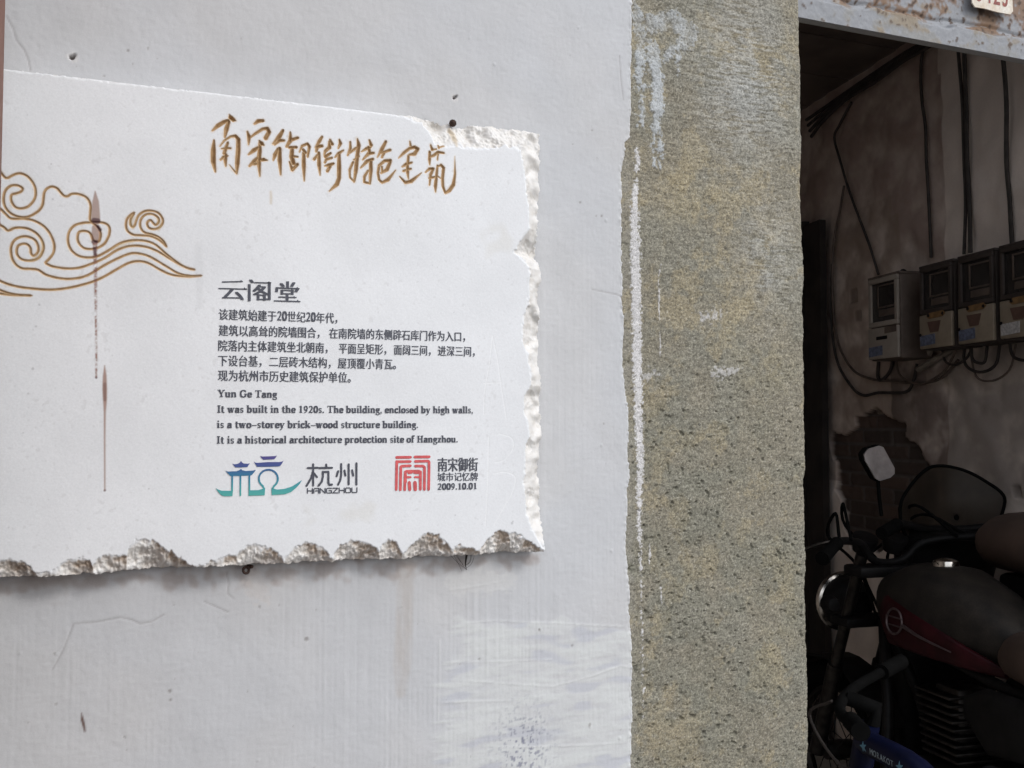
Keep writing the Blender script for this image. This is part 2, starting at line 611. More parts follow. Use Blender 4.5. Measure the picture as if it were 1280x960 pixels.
# beige run under the sign, a brown band painted to deepen the sign's shadow, and an old drip
f = G.field()
G.stroke(f, wpts([(507, 700, 24), (506, 760, 24), (503, 830, 24), (501, 866, 14)]), 0.02)
col = blend(col, ss(-0.003, 0.004, f) * 0.42 * np.clip(0.9 + 0.25 * G.noise(0.004, 0.06, 29, az=5.0), 0, 1), (0.46, 0.41, 0.365))
f = G.field()
G.stroke(f, wpts([(0, 728, 18), (150, 724, 16), (320, 716, 20), (420, 712, 14), (580, 704, 16), (672, 698, 6)]), 0.03)
f2 = ss(-0.006, 0.010, f + 0.005 * G.noise(0.01, 0.06, 30))
col = blend(col, f2 * 0.45, (0.30, 0.225, 0.19))
f = G.field()
G.stroke(f, wpts([(315, 716, 14), (322, 735, 26), (330, 748, 14)]), 0.02)
col = blend(col, ss(-0.004, 0.004, f + 0.003 * G.noise(0.004, 0.02, 31)) * 0.5, (0.60, 0.57, 0.55))
# hair cracks
cr = G.field()
for l in ([(8, 20, .8), (17, 38, .8), (20, 50, 1.0), (30, 62, 1.0), (35, 75, 1.0), (38, 88, 1.0)],
          [(92, 780, .8), (120, 778, .8), (150, 772, .8), (165, 775, .9), (175, 780, .9), (190, 777, .8), (205, 768, .7)],
          [(92, 780, .7), (78, 815, .7), (65, 838, .6)], [(255, 752, .6), (285, 765, .7)],
          [(774, 70, .7), (776, 100, .9), (779, 125, .8)], [(740, 362, .8), (770, 368, .8), (782, 373, .6)],
          [(283, 716, .8), (286, 730, .8), (284, 742, .8), (292, 748, .6)]):
    G.stroke(cr, wpts(l))
cm = ss(-0.0012, 0.0006, cr)
h -= cm * 0.0006
col = blend(col, cm * 0.50, (0.30, 0.28, 0.28))
# brown dash, flecks and dirt spots
f = G.field()
G.stroke(f, wpts([(102, 891, .8), (103, 900, 3.5), (105, 908, 3), (106, 914, 2)]))
col = blend(col, ss(-0.0008, 0.001, f), (0.13, 0.075, 0.06))
rng = np.random.default_rng(77)
f = G.field()
fb = G.field()
for k in range(170):
    a, b = rng.uniform(0, 785), rng.uniform(0, 960)
    s_ = rng.uniform(0.3, 1.2) if rng.random() < 0.88 else rng.uniform(1.3, 2.6)
    G.stroke(f if rng.random() < 0.6 else fb, wpts([(a, b, s_ * 1.5), (a + rng.uniform(-1.5, 1.5), b + rng.uniform(-2, 2), s_)]))
for a, b, s_ in ((212, 864, 5), (213, 875, 4), (383, 799, 6), (70, 880, 3), (68, 817, 3), (650, 505, 0), (725, 253, 4), (716, 180, 2), (740, 163, 3), (752, 270, 4),
                 (745, 270, 3), (160, 63, 4), (130, 95, 3), (575, 830, 2), (737, 906, 5), (715, 807, 4), (674, 787, 4), (749, 683, 0)):
    if s_:
        G.stroke(f, wpts([(a, b, s_)]))
for a, b in ((764, 688), (752, 556), (757, 275), (618, 80), (675, 786), (737, 907), (774, 922)):
    G.stroke(fb, wpts([(a, b, 4), (a + 1, b + 2, 2.5)]))
col = blend(col, ss(-0.0006, 0.0012, f) * 0.7, (0.26, 0.24, 0.23))
h += 0.0012 * ss(-0.0004, 0.0018, fb)
h -= 0.0006 * ss(-0.0004, 0.0018, f)
# drill holes
for a, b, s_ in ((90, 71, 7.0), (568, 122, 5.0)):
    f = G.field()
    G.stroke(f, wpts([(a, b, s_ + 5), (a + 1.5, b + 2, s_ + 3)]))
    col = blend(col, ss(-0.001, 0.002, f + 0.0008 * G.noise(0.002, 0.01, 33)) * 0.5, (0.72, 0.70, 0.68))
    f = G.field()
    G.stroke(f, wpts([(a, b, s_), (a + 3, b - 2, s_ * 0.5)]))
    h -= 0.010 * ss(-0.0002, 0.0016, f)
    col = blend(col, ss(-0.0002, 0.0014, f) * 0.6, (0.16, 0.13, 0.12))
# plaster lip along the broken edge
dE = EDGE - X
h += 0.0006 * np.exp(-(dE / 0.004) ** 2) * G.noise(0.003, 0.02, 34)
col = blend(col, ss(0.0045, 0.001, dE) * 0.35 * np.clip(0.5 + G.noise(0.004, 0.02, 35), 0, 1), (0.72, 0.72, 0.71))
y = np.where(keep, -h, 0.016)
pos = np.stack([X, y, Z], -1)
# the rest of the facade, out of frame, joined to the fine sheet at its borders
gx0, gx1, gz0, gz1 = G.x[0], G.x[-1], G.z[0], G.z[-1]
EX = [(-5, 0, 0), (gx0, 0, 0), (gx0, 0, 3.3), (-5, 0, 3.3),
      (gx0, 0, 0), (0.64, 0, 0), (0.64, 0, gz0), (gx0, 0, gz0),
      (gx0, 0, gz1), (0.64, 0, gz1), (0.64, 0, 3.3), (gx0, 0, 3.3),
      (0.64, 0, 3.0), (DOOR_R + 0.3, 0, 3.0), (DOOR_R + 0.3, 0, 3.3), (0.64, 0, 3.3),  # transom gap below this strip, added to let more sky light in
      (DOOR_R + 0.3, 0, 0), (7, 0, 0), (7, 0, 3.3), (DOOR_R + 0.3, 0, 3.3),
      (-5, 0.25, 0), (0.64, 0.25, 0), (0.64, 0.25, 3.3), (-5, 0.25, 3.3),
      (-5, 0, 3.3), (7, 0, 3.3), (7, 0.25, 3.3), (-5, 0.25, 3.3)]
EQ = [[4 * i + k for k in range(4)] for i in range(7)]
wall = obj('plaster_wall', G.mesh('plaster_wall', pos, col, keep, (EX, EQ, tuple(base))), M_PLASTER)
tag(wall, 'pale lilac-grey painted plaster wall with brush ribs, cracks and a repainted patch', 'wall')

# ---- stone door pier
YS = 0.007
G = Grid(0.605, 0.935, 0.90, 2.24, 0.0010)
X, Z = G.X, G.Z
sz, sx = poly_interp([(1001, -60), (1001, 0), (1002, 60), (1003, 75), (1004, 120), (1005, 180), (1003, 230), (1004, 262), (1006, 290), (1006, 312), (1007, 350), (1005, 372),
                      (1007, 420), (1008, 500), (1009, 560), (1010, 588), (1008, 600), (1008, 660), (1010, 700), (1009, 740), (1011, 790),
                      (1011, 840), (1012, 900), (1012, 960), (1012, 1040)], YS)
edge = np.interp(G.z, sz, sx) + 0.0006 * fnoise((G.nz, 64), G.step, 0.03, 0.25, 41, beta=2.0)[:, 0] + 0.00025 * fnoise((G.nz, 64), G.step, 0.002, 0.01, 141)[:, 0]
EDGE = edge[:, None]
keep = X < EDGE
n1 = G.noise(0.0022, 0.010, 42)
n2 = G.noise(0.010, 0.06, 43)
n3 = G.noise(0.06, 0.5, 44)
n4 = G.noise(0.02, 0.25, 45)
tool = G.noise(0.002, 0.010, 46, ax=6.0)
low = ss(1.72, 1.42, Z)
h = 0.00013 * n1 + 0.00035 * n2 + 0.0008 * n3 + 0.00010 * tool * (1 - 0.6 * low)
# chisel pits, slanting, in the lower half
ang = R_(-40)
pn = fnoise(G.shape, G.step, 0.005, 0.026, 47, beta=1.3)
pn2 = G.noise(0.003, 0.016, 48, ax=2.0)
pits = ss(1.55, 2.5, pn + 0.25 * n4) * low + 0.9 * ss(1.9, 2.8, pn2 + 0.2 * n3) * (0.25 + 0.75 * low)
h -= 0.0030 * np.clip(pits, 0, 1.2)
dE = EDGE - X
h -= 0.010 * np.exp(-np.clip(dE, 0, 1) / 0.0045) * (0.6 + 0.10 * n2)
# colour: grey-olive stone, ochre clouds, pale blue-grey worn upper right, dark grains
c0 = np.array([0.246, 0.226, 0.176])
col = np.empty(G.shape + (3,))
col[:] = c0
col = blend(col, ss(-0.8, 1.2, n3 + 0.5 * n4) * 0.55, (0.225, 0.222, 0.185))
col = blend(col, ss(0.2, 1.6, G.noise(0.03, 0.22, 49) + 0.4 * G.noise(0.006, 0.03, 50)) * 0.55, (0.335, 0.285, 0.185))
gx, gz = P(930, 95, YS)
m = np.exp(-(((X - gx) / 0.075) ** 2 + ((Z - gz) / 0.12) ** 2)) * np.clip(0.75 + 0.45 * tool + 0.35 * n4, 0, 1)
gx, gz = P(960, 320, YS)
m = np.maximum(m, 0.8 * np.exp(-(((X - gx) / 0.045) ** 2 + ((Z - gz) / 0.08) ** 2)) * np.clip(0.7 + 0.4 * n2 + 0.4 * tool, 0, 1))
col = blend(col, m * 0.8, (0.385, 0.39, 0.375))
m = np.zeros(G.shape)
for a, b, sx_, sz_ in ((940, 340, 0.05, 0.14), (955, 460, 0.05, 0.05), (880, 250, 0.10, 0.05), (990, 60, 0.012, 0.09), (985, 740, 0.02, 0.06), (900, 60, 0.05, 0.03), (970, 800, 0.03, 0.03)):
    q = P(a, b, YS)
    m = np.maximum(m, np.exp(-(((X - q[0]) / sx_) ** 2 + ((Z - q[1]) / sz_) ** 2)))
col = blend(col, m * np.clip(0.45 + 0.35 * n4 + 0.25 * n2, 0, 1) * 0.5, (0.37, 0.31, 0.19))
col = blend(col, low * np.clip(0.5 + 0.4 * n4, 0, 1) * 0.50, (0.195, 0.192, 0.152))
col *= (1 + 0.15 * np.clip(n1, -2, 2) + 0.07 * np.clip(tool, -2, 2))[..., None]
speck = G.noise(0.0014, 0.006, 55, ax=2.2, beta=0.6)
col = blend(col, ss(1.25, 2.0, speck) * 0.62, (0.11, 0.10, 0.08))
h -= 0.0005 * ss(1.25, 2.0, speck)
speck = G.noise(0.0013, 0.005, 56, ax=1.5, beta=0.5)
col = blend(col, ss(1.5, 2.3, speck) * 0.55, (0.52, 0.50, 0.44))
grain = G.noise(0.0018, 0.006, 51, beta=0.4)
col = blend(col, ss(1.6, 2.6, grain) * 0.5, (0.55, 0.53, 0.48))
col = blend(col, ss(1.7, 2.5, -grain + 0.2 * low) * 0.6, (0.12, 0.11, 0.09))
col = blend(col, np.clip(pits, 0, 1) * 0.35, (0.16, 0.16, 0.13))
# left margin greyer, once covered by plaster
ml = ss(P(796, 500, YS)[0], P(786, 500, YS)[0], X)
col = blend(col, ml * 0.5 * np.clip(0.7 + 0.4 * n2, 0, 1), (0.30, 0.285, 0.25))


def spts(l, w_=None):
    return wpts(l, w_, YS, 1 / 1000.0)


# whitewash line
f = G.field()
G.stroke(f, spts([(797, 186, 3), (798, 200, 6), (796, 212, 3)]))
G.stroke(f, spts([(796, 226, 4), (793, 250, 9), (793, 275, 11)]))
G.stroke(f, spts([(793, 268, 9), (794, 330, 13), (796, 400, 12), (797, 470, 12), (799, 540, 11), (800, 580, 8), (798, 640, 6), (801, 700, 6), (802, 760, 4), (803, 830, 4), (804, 900, 3)]))
wm = ss(-0.0012, 0.0012, f + 0.0016 * G.noise(0.002, 0.012, 52) - 0.0028 * ss(1.42, 1.30, Z) + 0.0004)
G.stroke(f, spts([(823, 350, .6), (825, 380, 1.6), (824, 400, .8)]))
f = G.field()
for l in ([(823, 350, .5), (824, 375, 2.4), (824, 400, .8)], [(825, 415, .8), (826, 430, 2.0), (825, 445, .6)], [(812, 680, .8), (813, 695, 3), (812, 705, 1)],
          [(826, 730, .5), (826, 745, 2), (826, 756, .5)], [(826, 330, .6), (823, 345, 1.2)]):
    G.stroke(f, spts(l))
wm = np.maximum(wm, ss(-0.0006, 0.0008, f + 0.0004 * n1))
for a, b, s_ in ((890, 395, 10), (905, 465, 14), (810, 470, 12)):
    f = G.field()
    G.stroke(f, spts([(a - s_, b + 3, 5), (a, b, 8), (a + s_, b - 2, 4)]), 0.02)
    wm = np.maximum(wm, 0.6 * ss(-0.004, 0.004, f + 0.004 * G.noise(0.003, 0.02, 53)))
col = blend(col, wm * 0.95, (0.62, 0.61, 0.61))
h += 0.0005 * wm
# pale blue-grey paint splashed and run at the top left
f = G.field()
for l in ([(792, 0, 12), (800, 30, 18), (800, 70, 16), (798, 110, 8)], [(815, 30, 26), (840, 25, 30), (862, 40, 26), (856, 60, 16)],
          [(815, 60, 20), (822, 100, 19), (822, 140, 17), (820, 165, 9)], [(818, 160, 7), (817, 185, 5), (818, 203, 4)], [(824, 160, 7), (826, 190, 5), (825, 207, 4.5)],
          [(803, 110, 6), (802, 140, 5), (801, 156, 4)], [(848, 55, 8), (847, 80, 5), (847, 94, 4)], [(840, 60, 14), (830, 75, 8)]):
    G.stroke(f, spts(l), 0.012)
pmk = ss(-0.002, 0.003, f + 0.0022 * G.noise(0.003, 0.014, 54) + 0.0012 * n2 - 0.002 * ss(2.03, 2.08, Z))
sol = ss(2.03, 1.98, Z)
pmk = pmk * np.clip(0.50 + 0.5 * sol + 0.12 * n1 + 0.15 * n2, 0, 1)
col = blend(col, pmk * 0.9, (0.47, 0.495, 0.51))
h += 0.0008 * pmk
y = np.where(keep, YS - h, 0.30)
pos = np.stack([X, y, Z], -1)
ze, zt_ = G.z[0], G.z[-1]
EX = [(0.605, YS, 0), (0.912, YS, 0), (0.912, YS, ze), (0.605, YS, ze), (0.605, YS, zt_), (0.915, YS, zt_), (0.915, YS, 3.0), (0.605, YS, 3.0),
      (0.912, YS, 0), (0.912, 0.30, 0), (0.912, 0.30, ze), (0.912, YS, ze), (0.915, YS, zt_), (0.915, 0.30, zt_), (0.915, 0.30, 3.0), (0.915, YS, 3.0)]
EQ = [[4 * i + k for k in range(4)] for i in range(4)]
pier = obj('stone_door_pier', G.mesh('stone_door_pier', pos, col, keep, (EX, EQ, tuple(c0))), M_STONE)
tag(pier, 'rough olive-grey stone door pier with ochre clouds, whitewash line and paint drips', 'stone pier')

# ---- metal lintel over the doorway
YL = 0.035
G = Grid(0.88, 1.75, DOOR_T, 2.30, 0.0022)
X, Z = G.X, G.Z
zr = Z - DOOR_T
n1, n2, n3 = G.noise(0.006, 0.03, 61), G.noise(0.03, 0.2, 62), G.noise(0.012, 0.06, 63, ax=3.0)
ledge = 0.034 + 0.0025 * n3
h = 0.010 * ss(ledge + 0.002, ledge - 0.002, zr) + 0.0002 * n1
h -= 0.0035 * np.exp(-((zr - 0.045 - 0.002 * n3) / 0.003) ** 2)
col = np.empty(G.shape + (3,))
col[:] = (0.285, 0.295, 0.315)
col = blend(col, ss(-0.2, 1.2, n1 * 0.5 + n2) * 0.40, (0.26, 0.245, 0.205))
och = ss(0.4, 2.0, n1 * 0.35 + n2 * 0.5 + n3 * 0.6 + 1.0 * ss(0.016, 0.034, zr) - 0.3)
col = blend(col, och * 0.60, (0.27, 0.20, 0.11))
up = ss(0.030, 0.042, zr)
col = blend(col, up * ss(-0.9, 0.5, n2 + 0.6 * n1 + 1.1 * ss(1.12, 1.30, X) - 0.4) * 0.85, (0.20, 0.115, 0.065))
col = blend(col, up * ss(0.9, 1.7, n1) * 0.8, (0.06, 0.04, 0.03))
col = blend(col, ss(1.7, 2.4, n1 + 0.4 * n3) * 0.8, (0.08, 0.05, 0.035))
pos = np.stack([X, YL - h, Z], -1)
EX, EQ = [], []
for lo, hi in (((1.75, YL - 0.010, DOOR_T), (DOOR_R + 0.35, 0.040, 2.30)), ((0.88, YL + 0.003, DOOR_T + 0.001), (1.75, 0.042, 2.30))):
    o = len(EX)
    for k in range(8):
        EX.append(((lo[0], hi[0])[k & 1], (lo[1], hi[1])[(k >> 1) & 1], (lo[2], hi[2])[k >> 2]))
    for q in ((0, 1, 5, 4), (2, 6, 7, 3), (0, 4, 6, 2), (1, 3, 7, 5), (4, 5, 7, 6), (0, 2, 3, 1)):
        EQ.append([o + k for k in q])
# soffit closing the gap between the thin front skin and the beam behind
o = len(EX)
EX += [(0.88, YL - 0.0105, DOOR_T + 0.0004), (1.75, YL - 0.0105, DOOR_T + 0.0004), (1.75, YL + 0.0032, DOOR_T + 0.0004), (0.88, YL + 0.0032, DOOR_T + 0.0004)]
EQ.append([o, o + 1, o + 2, o + 3])
lint = obj('door_lintel', G.mesh('door_lintel', pos, col, None, (EX, EQ, (0.36, 0.36, 0.37))), M_LINTEL)
tag(lint, 'grey painted metal door lintel with rust-brown flaking along its upper edge', 'lintel')

# right-hand door jamb, out of frame
bm = bmesh.new()
box(bm, (DOOR_R, 0.008, 0), (DOOR_R + 0.31, 0.28, DOOR_T - 0.004), 0.008)
tag(obj('passage_wall', bm, M_ROOM), kind='structure')

# ---- passage: floor, ceiling, unseen walls
FZ = 0.10
CZ = 3.04
bm = bmesh.new()
vs = [bm.verts.new(v) for v in ((0.5, 0.004, FZ), (2.75, 0.004, FZ), (3.6, 5.2, FZ), (0.5, 5.2, FZ))]
f_ = bm.faces.new(vs)
vs2 = [bm.verts.new(v) for v in ((0.915, 0.003, 0), (DOOR_R, 0.003, 0), (DOOR_R, 0.003, FZ), (0.915, 0.003, FZ))]
bm.faces.new(vs2)
tag(obj('floor', bm, M_FLOORIN), kind='structure')
bm = bmesh.new()
for k in range(14):
    t0 = 0.17 + k * 0.36
    if 0.8 < t0 < 1.5:                                   # unseen roof opening, added to brighten the passage
        box(bm, (0.4, t0, CZ), (0.95, t0 + 0.354, CZ + 0.03), 0.004)
        box(bm, (1.8, t0, CZ), (3.8, t0 + 0.354, CZ + 0.03), 0.004)
    else:
        box(bm, (0.4, t0, CZ), (3.8, t0 + 0.354, CZ + 0.03), 0.004)
tag(obj('ceiling', bm, M_CEIL), kind='structure')
bm = bmesh.new()
box(bm, (0.35, 0.302, 0), (0.60, 5.3, 3.2), 0.0)
box(bm, (0.35, 5.21, 0), (3.9, 5.4, 3.2), 0.0)
box(bm, (0.60, 0.17, 3.0), (3.2, 0.29, 3.2), 0.0)
box(bm, (DOOR_R + 0.312, 0.006, 0), (3.0, 0.2, 3.0), 0.0)
tag(obj('passage_wall', bm, M_ROOM), kind='structure')

# ---- side wall of the passage: stained plaster broken down to brick
G = Grid(-1.78, 3.6, 0.0, 3.2, 0.007)
X, Z = G.X, G.Z
n1, n2, n3 = G.noise(0.02, 0.10, 71), G.noise(0.10, 0.5, 72), G.noise(0.4, 2.0, 73)
h = 0.00015 * n1 + 0.004 * n2
col = np.empty(G.shape + (3,))
col[:] = (0.80, 0.69, 0.61)
col = blend(col, ss(-0.5, 1.3, n2 + 0.12 * n1) * 0.35, (0.66, 0.56, 0.50))
col = blend(col, ss(0.5, 1.5, n2 * 0.8 - n1 * 0.2) * 0.25, (0.84, 0.76, 0.70))
upper_shade = ss(2.0, 2.75, Z) * 0.30  # painted shade, the wall darkens towards the ceiling
col = blend(col, upper_shade, (0.25, 0.20, 0.18))


def qp(l, off=0.0, wscale=1 / 330.0):
    o = []
    for p in l:
        t_, z_ = Q(p[0], p[1], off)
        o.append((t_, z_, (p[2] if len(p) > 2 else 4) * wscale))
    return o


# red-brown damp area at the far left
f = G.field(-5)
G.stroke(f, qp([(1050, 180, 60), (1060, 260, 70), (1065, 330, 70), (1070, 400, 60), (1060, 430, 30)], 0, 1 / 300.0), 0.5)
col = blend(col, ss(-0.10, 0.05, f + 0.006 * n1 + 0.022 * n2) * 0.66, (0.22, 0.125, 0.10))
f = G.field(-5)
G.stroke(f, qp([(1040, 370, 20), (1060, 390, 26), (1068, 430, 30), (1080, 450, 20)], 0, 1 / 300.0), 0.3)
col = blend(col, ss(-0.05, 0.03, f + 0.006 * n1 + 0.02 * n2) * 0.45, (0.33, 0.26, 0.20))
# smoke stain above the scooter seat
f = G.field(-5)
G.stroke(f, qp([(1235, 640, 30), (1262, 625, 34), (1285, 640, 30)], 0, 1 / 300.0), 0.5)
col = blend(col, ss(-0.12, 0.03, f + 0.008 * n1 + 0.03 * n2) * 0.6, (0.09, 0.07, 0.065))
# brick hole
outl = [(1036, 552), (1050, 543), (1068, 536), (1080, 516), (1092, 520), (1110, 520), (1128, 530), (1143, 550), (1156, 568), (1162, 585), (1170, 620), (1165, 690), (1060, 682), (1052, 650), (1047, 610), (1044, 580)]
oq = [Q(a, b) for a, b in outl]
ins = np.zeros(G.shape, bool)
j = len(oq) - 1
Xn, Zn = X + 0.014 * G.noise(0.05, 0.20, 76, beta=1.5), Z + 0.014 * G.noise(0.05, 0.20, 75, beta=1.5)
for i in range(len(oq)):
    xi, zi = oq[i]
    xj, zj = oq[j]
    ins ^= ((zi > Zn) != (zj > Zn)) & (Xn < (xj - xi) * (Zn - zi) / (zj - zi + 1e-12) + xi)
    j = i
row = np.floor(Z / 0.062)
u = (X / 0.22 + 0.5 * (row % 2)) % 1
v = (Z / 0.062) % 1
mort = (v < 0.17) | (u < 0.05)
rr = np.random.default_rng(3).random((80, 80))
bid = rr[(row.astype(int)) % 80, (np.floor(X / 0.22 + 0.5 * (row % 2)).astype(int)) % 80]
bcol = np.stack([0.060 + 0.045 * bid, 0.046 + 0.026 * bid, 0.040 + 0.018 * bid], -1)
bcol = np.where(mort[..., None], np.array([0.10, 0.085, 0.076]), bcol)
col = np.where(ins[..., None], bcol, col)
h = np.where(ins, -0.022 + np.where(mort, -0.006, 0.0) + 0.0015 * n1, h)
# small punched hole, dark spots
f = G.field(-5)
for a, b, s_ in ((1067, 369, 10), (1072, 394, 5), (1090, 378, 4), (1243, 617, 4), (1270, 615, 5)):
    G.stroke(f, qp([(a, b, s_), (a + 1, b + 2, s_)]))
h -= 0.02 * ss(-0.004, 0.008, f)
col = blend(col, ss(-0.005, 0.006, f) * 0.8, (0.03, 0.022, 0.02))
# pale scraped streaks under the meters
f = G.field(-5)
for l in ([(1110, 495, 10), (1112, 515, 12)], [(1093, 490, 6), (1096, 512, 5)], [(1165, 480, 14), (1180, 476, 10)]):
    G.stroke(f, qp(l))
col = blend(col, ss(-0.015, 0.015, f + 0.01 * n1) * 0.4, (0.50, 0.42, 0.34))
pos = P0 + X[..., None] * D2 + h[..., None] * N2 + Z[..., None] * np.array([0, 0, 1.0])
mw = obj('passage_side_wall', G.mesh('passage_side_wall', pos, col), M_OLD)
tag(mw, 'dim stained plaster wall in the passage, broken down to bare brick behind the windscreen', 'wall')

# dark plank panel standing at the far end of that wall
tA, _ = Q(1031, 500, 0.05)
bm = bmesh.new()
for k in range(6):
    a = tA + 0.005 + k * 0.15
    w0 = [W(a, 0, 0.030), W(a + 0.145, 0, 0.030), W(a + 0.145, 0, 0.062), W(a, 0, 0.062)]
    A = [bm.verts.new((p[0], p[1], FZ + 0.01)) for p in w0]
    B = [bm.verts.new((p[0], p[1], 2.45 + 0.03 * math.sin(k * 2.3))) for p in w0]
    bm.faces.new(A)
    bm.faces.new(B[::-1])
    for i in range(4):
        bm.faces.new((A[i], A[(i + 1) % 4], B[(i + 1) % 4], B[i]))
tag(obj('plank_panel', bm, M_PLANK), 'blackened plank panel standing upright in the dark just right of the stone pier', 'wooden panel')

# ---- brown post at the left edge
xr = P(7.5, 0, -0.15)[0]
bm = bmesh.new()
box(bm, (xr - 0.05, -0.27, 0.0), (xr, -0.15, 3.9), 0.006)
leaf = tag(obj('wooden_door', bm, M_POST), 'red-brown wooden door edge at the far left, in front of the plaque', 'door')
bm = bmesh.new()
box(bm, (xr - 0.049, -0.151, 0.0), (xr - 0.027, -0.002, 3.9), 0.002)  # unseen board added to stop sky light through the gap
obj('gap_blocker', bm, M_DARKWOOD, leaf)
bm = bmesh.new()
box(bm, (xr - 0.042, -0.66, 0.0), (xr - 0.006, -0.268, 3.9), 0.004)  # unseen panel added to shade the left of wall and sign
for k in range(7):
    box(bm, (xr - 0.009, -0.61, 0.12 + 0.53 * k), (xr - 0.001, -0.32, 0.58 + 0.53 * k), 0.003)
obj('sky_blocker', bm, M_DARKWOOD, leaf)

# =================================================================== MARBLE SIGN
YF, YB = -0.036, -0.006
TH = YB - YF
ST, SB, SR = 1.8648, 1.3497, 0.4925
G = Grid(-0.1125, 0.500, SB - 0.004, ST + 0.004, 0.00062)
X, Z = G.X, G.Z


def fpx(l, **k):
    return wpts(l, Y=YF, s=1 / 1110.0, **k)


# outline
tx, tz = poly_interp([(0, 85), (120, 99), (250, 114), (380, 129), (460, 138.5), (500, 143.5), (530, 143.5), (545, 145.5), (562, 150.5), (575, 155.5), (590, 154), (612, 153), (640, 157), (660, 159.5), (684, 162)], YF, 'x')
bx, bz = poly_interp([(0, 724), (50, 721.5), (120, 718.5), (160, 714.8), (243, 709.5), (300, 708), (357, 705.5), (415, 702.5), (470, 700.5), (508, 699), (560, 696.5), (590, 694.8), (640, 692), (680, 690)], YF, 'x')
rz_, rx = poly_interp([(682.5, 165), (682, 200), (680.5, 240), (676.5, 268), (675.5, 290), (678.5, 312), (679.5, 330), (681.5, 345), (678.5, 365), (680.5, 400), (681.5, 430), (676.5, 452), (678.5, 466), (681.5, 482), (682.5, 540), (681.5, 600), (682.5, 650), (681, 676), (682, 690)], YF)
nj = fnoise((8, G.nx), G.step, 0.002, 0.02, 81)[0]
chipzone = ss(P(495, 150, YF)[0], P(530, 150, YF)[0], G.x)
top = np.interp(G.x, tx, tz) + 0.0007 * nj * (0.15 + chipzone)
bot = np.interp(G.x, bx, bz) + 0.0006 * fnoise((8, G.nx), G.step, 0.003, 0.03, 82)[0]
rgt = np.interp(G.z, rz_, rx) + 0.0008 * fnoise((8, G.nz), G.step, 0.002, 0.02, 83)[0]
TOP, BOT, RGT = top[None, :], bot[None, :], rgt[:, None]
keep = (Z < TOP) & (Z > BOT) & (X < RGT)
e1, e2, e3 = G.noise(0.0014, 0.006, 84), G.noise(0.004, 0.02, 85), G.noise(0.015, 0.06, 86)

_u = fnoise(G.shape, G.step, 0.003, 0.014, 90, ax=0.8, az=0.8)
rdg = G.noise(0.0025, 0.012, 91, az=2.2)
# flaked lower edge: scoop by scoop
humps = [
    [(-30, 720)] + [(k * 14.0, 722 - k * 0.7 - 5.5 - 3.2 * math.sin(k * 1.7) - 2.0 * math.sin(k * 0.63 + 1)) for k in range(0, 48)] + [(681, 690)],
    [(-30, 722), (-14, 708), (0, 700), (12, 698), (26, 700), (38, 710), (50, 722)],
    [(60, 722), (66, 712), (76, 704), (86, 698), (100, 697), (112, 702), (118, 710), (123, 719)],
    [(112, 719), (117, 702), (122, 694), (140, 692), (158, 694), (168, 702), (174, 716)],
    [(154, 716), (160, 686), (168, 676), (180, 672.5), (194, 676), (210, 687), (228, 699), (244, 710)],
    [(248, 710), (262, 702), (278, 696), (294, 692), (302, 693), (308, 708)],
    [(292, 708), (297, 690), (306, 682), (320, 680), (338, 684), (350, 693), (358, 706)],
    [(352, 706), (357, 694), (370, 682), (385, 677), (398, 681), (410, 690), (417, 703)],
    [(411, 703), (415, 694), (425, 682), (440, 675), (456, 676), (470, 683), (484, 700)],
    [(472, 700), (475, 682), (484, 674), (496, 677), (507, 699)],
    [(496, 699), (502, 692), (512, 682), (524, 672), (535, 665), (546, 668), (560, 679), (572, 697)],
    [(560, 697), (564, 686), (571, 682), (580, 680), (588, 687), (592, 695)],
    [(596, 695), (602, 684), (612, 670), (625, 661), (634, 665), (644, 676), (652, 692)],
    [(630, 692), (634, 668), (643, 664), (652, 670), (665, 678), (681, 690)],
]
depth = np.zeros(G.shape)
rowsB = G.z < SB + 0.065
zb = Z[rowsB]
dB = np.zeros(zb.shape)
soil_shade = np.zeros(zb.shape)  # brown grime with shade painted into each flake's upper right
for k, hp in enumerate(humps):
    hx, hz = poly_interp(hp, YF, 'x')
    hh = np.interp(G.x, hx, hz - np.interp(hx, bx, bz), left=-1, right=-1)
    hh = np.where((G.x >= hx[0]) & (G.x <= hx[-1]), hh, -1)
    V = zb - BOT
    top_k = hh[None, :] + 0.0002 * e1[rowsB] + 0.0007 * e2[rowsB]
    ramp = np.clip(top_k - V, 0, 1)
    slope = 0.72 * (0.9, 0.80, 0.62, 0.72, 0.95, 0.55, 0.85, 0.75, 0.9, 0.7, 0.95, 0.8, 1.0, 0.8)[k]
    dk = slope * ramp * (1 + 0.10 * e3[rowsB])
    # steeper break on the right flank, as on the real flakes
    q = np.clip((G.x - hx[0]) / (hx[-1] - hx[0]), 0, 1)[None, :]
    dk = np.where(hh[None, :] > 0, dk * (0.62 + 0.55 * q), 0)
    dk = dk + np.where(hh[None, :] > 0, 0.0003 * ss(0.0, 0.0016, ramp), 0)
    own = dk > dB
    vr = np.clip(V / np.maximum(top_k, 1e-4), 0, 1)
    soil_shade = np.where(own, np.clip(0.12 + 0.80 * ss(0.28, 0.66, q) * (0.30 + 0.70 * ss(0.15, 0.65, vr)) + 0.30 * ss(0.7, 1.0, vr) * ss(0.12, 0.5, q), 0, 1), soil_shade)
    dB = np.maximum(dB, dk)
fr = ss(0.0004, 0.004, dB)
dB = dB + fr * (0.00034 * e2[rowsB] + 0.00045 * rdg[rowsB] + 0.0006 * (e3[rowsB] + 1.0))
depth[rowsB] = np.maximum(depth[rowsB], dB)

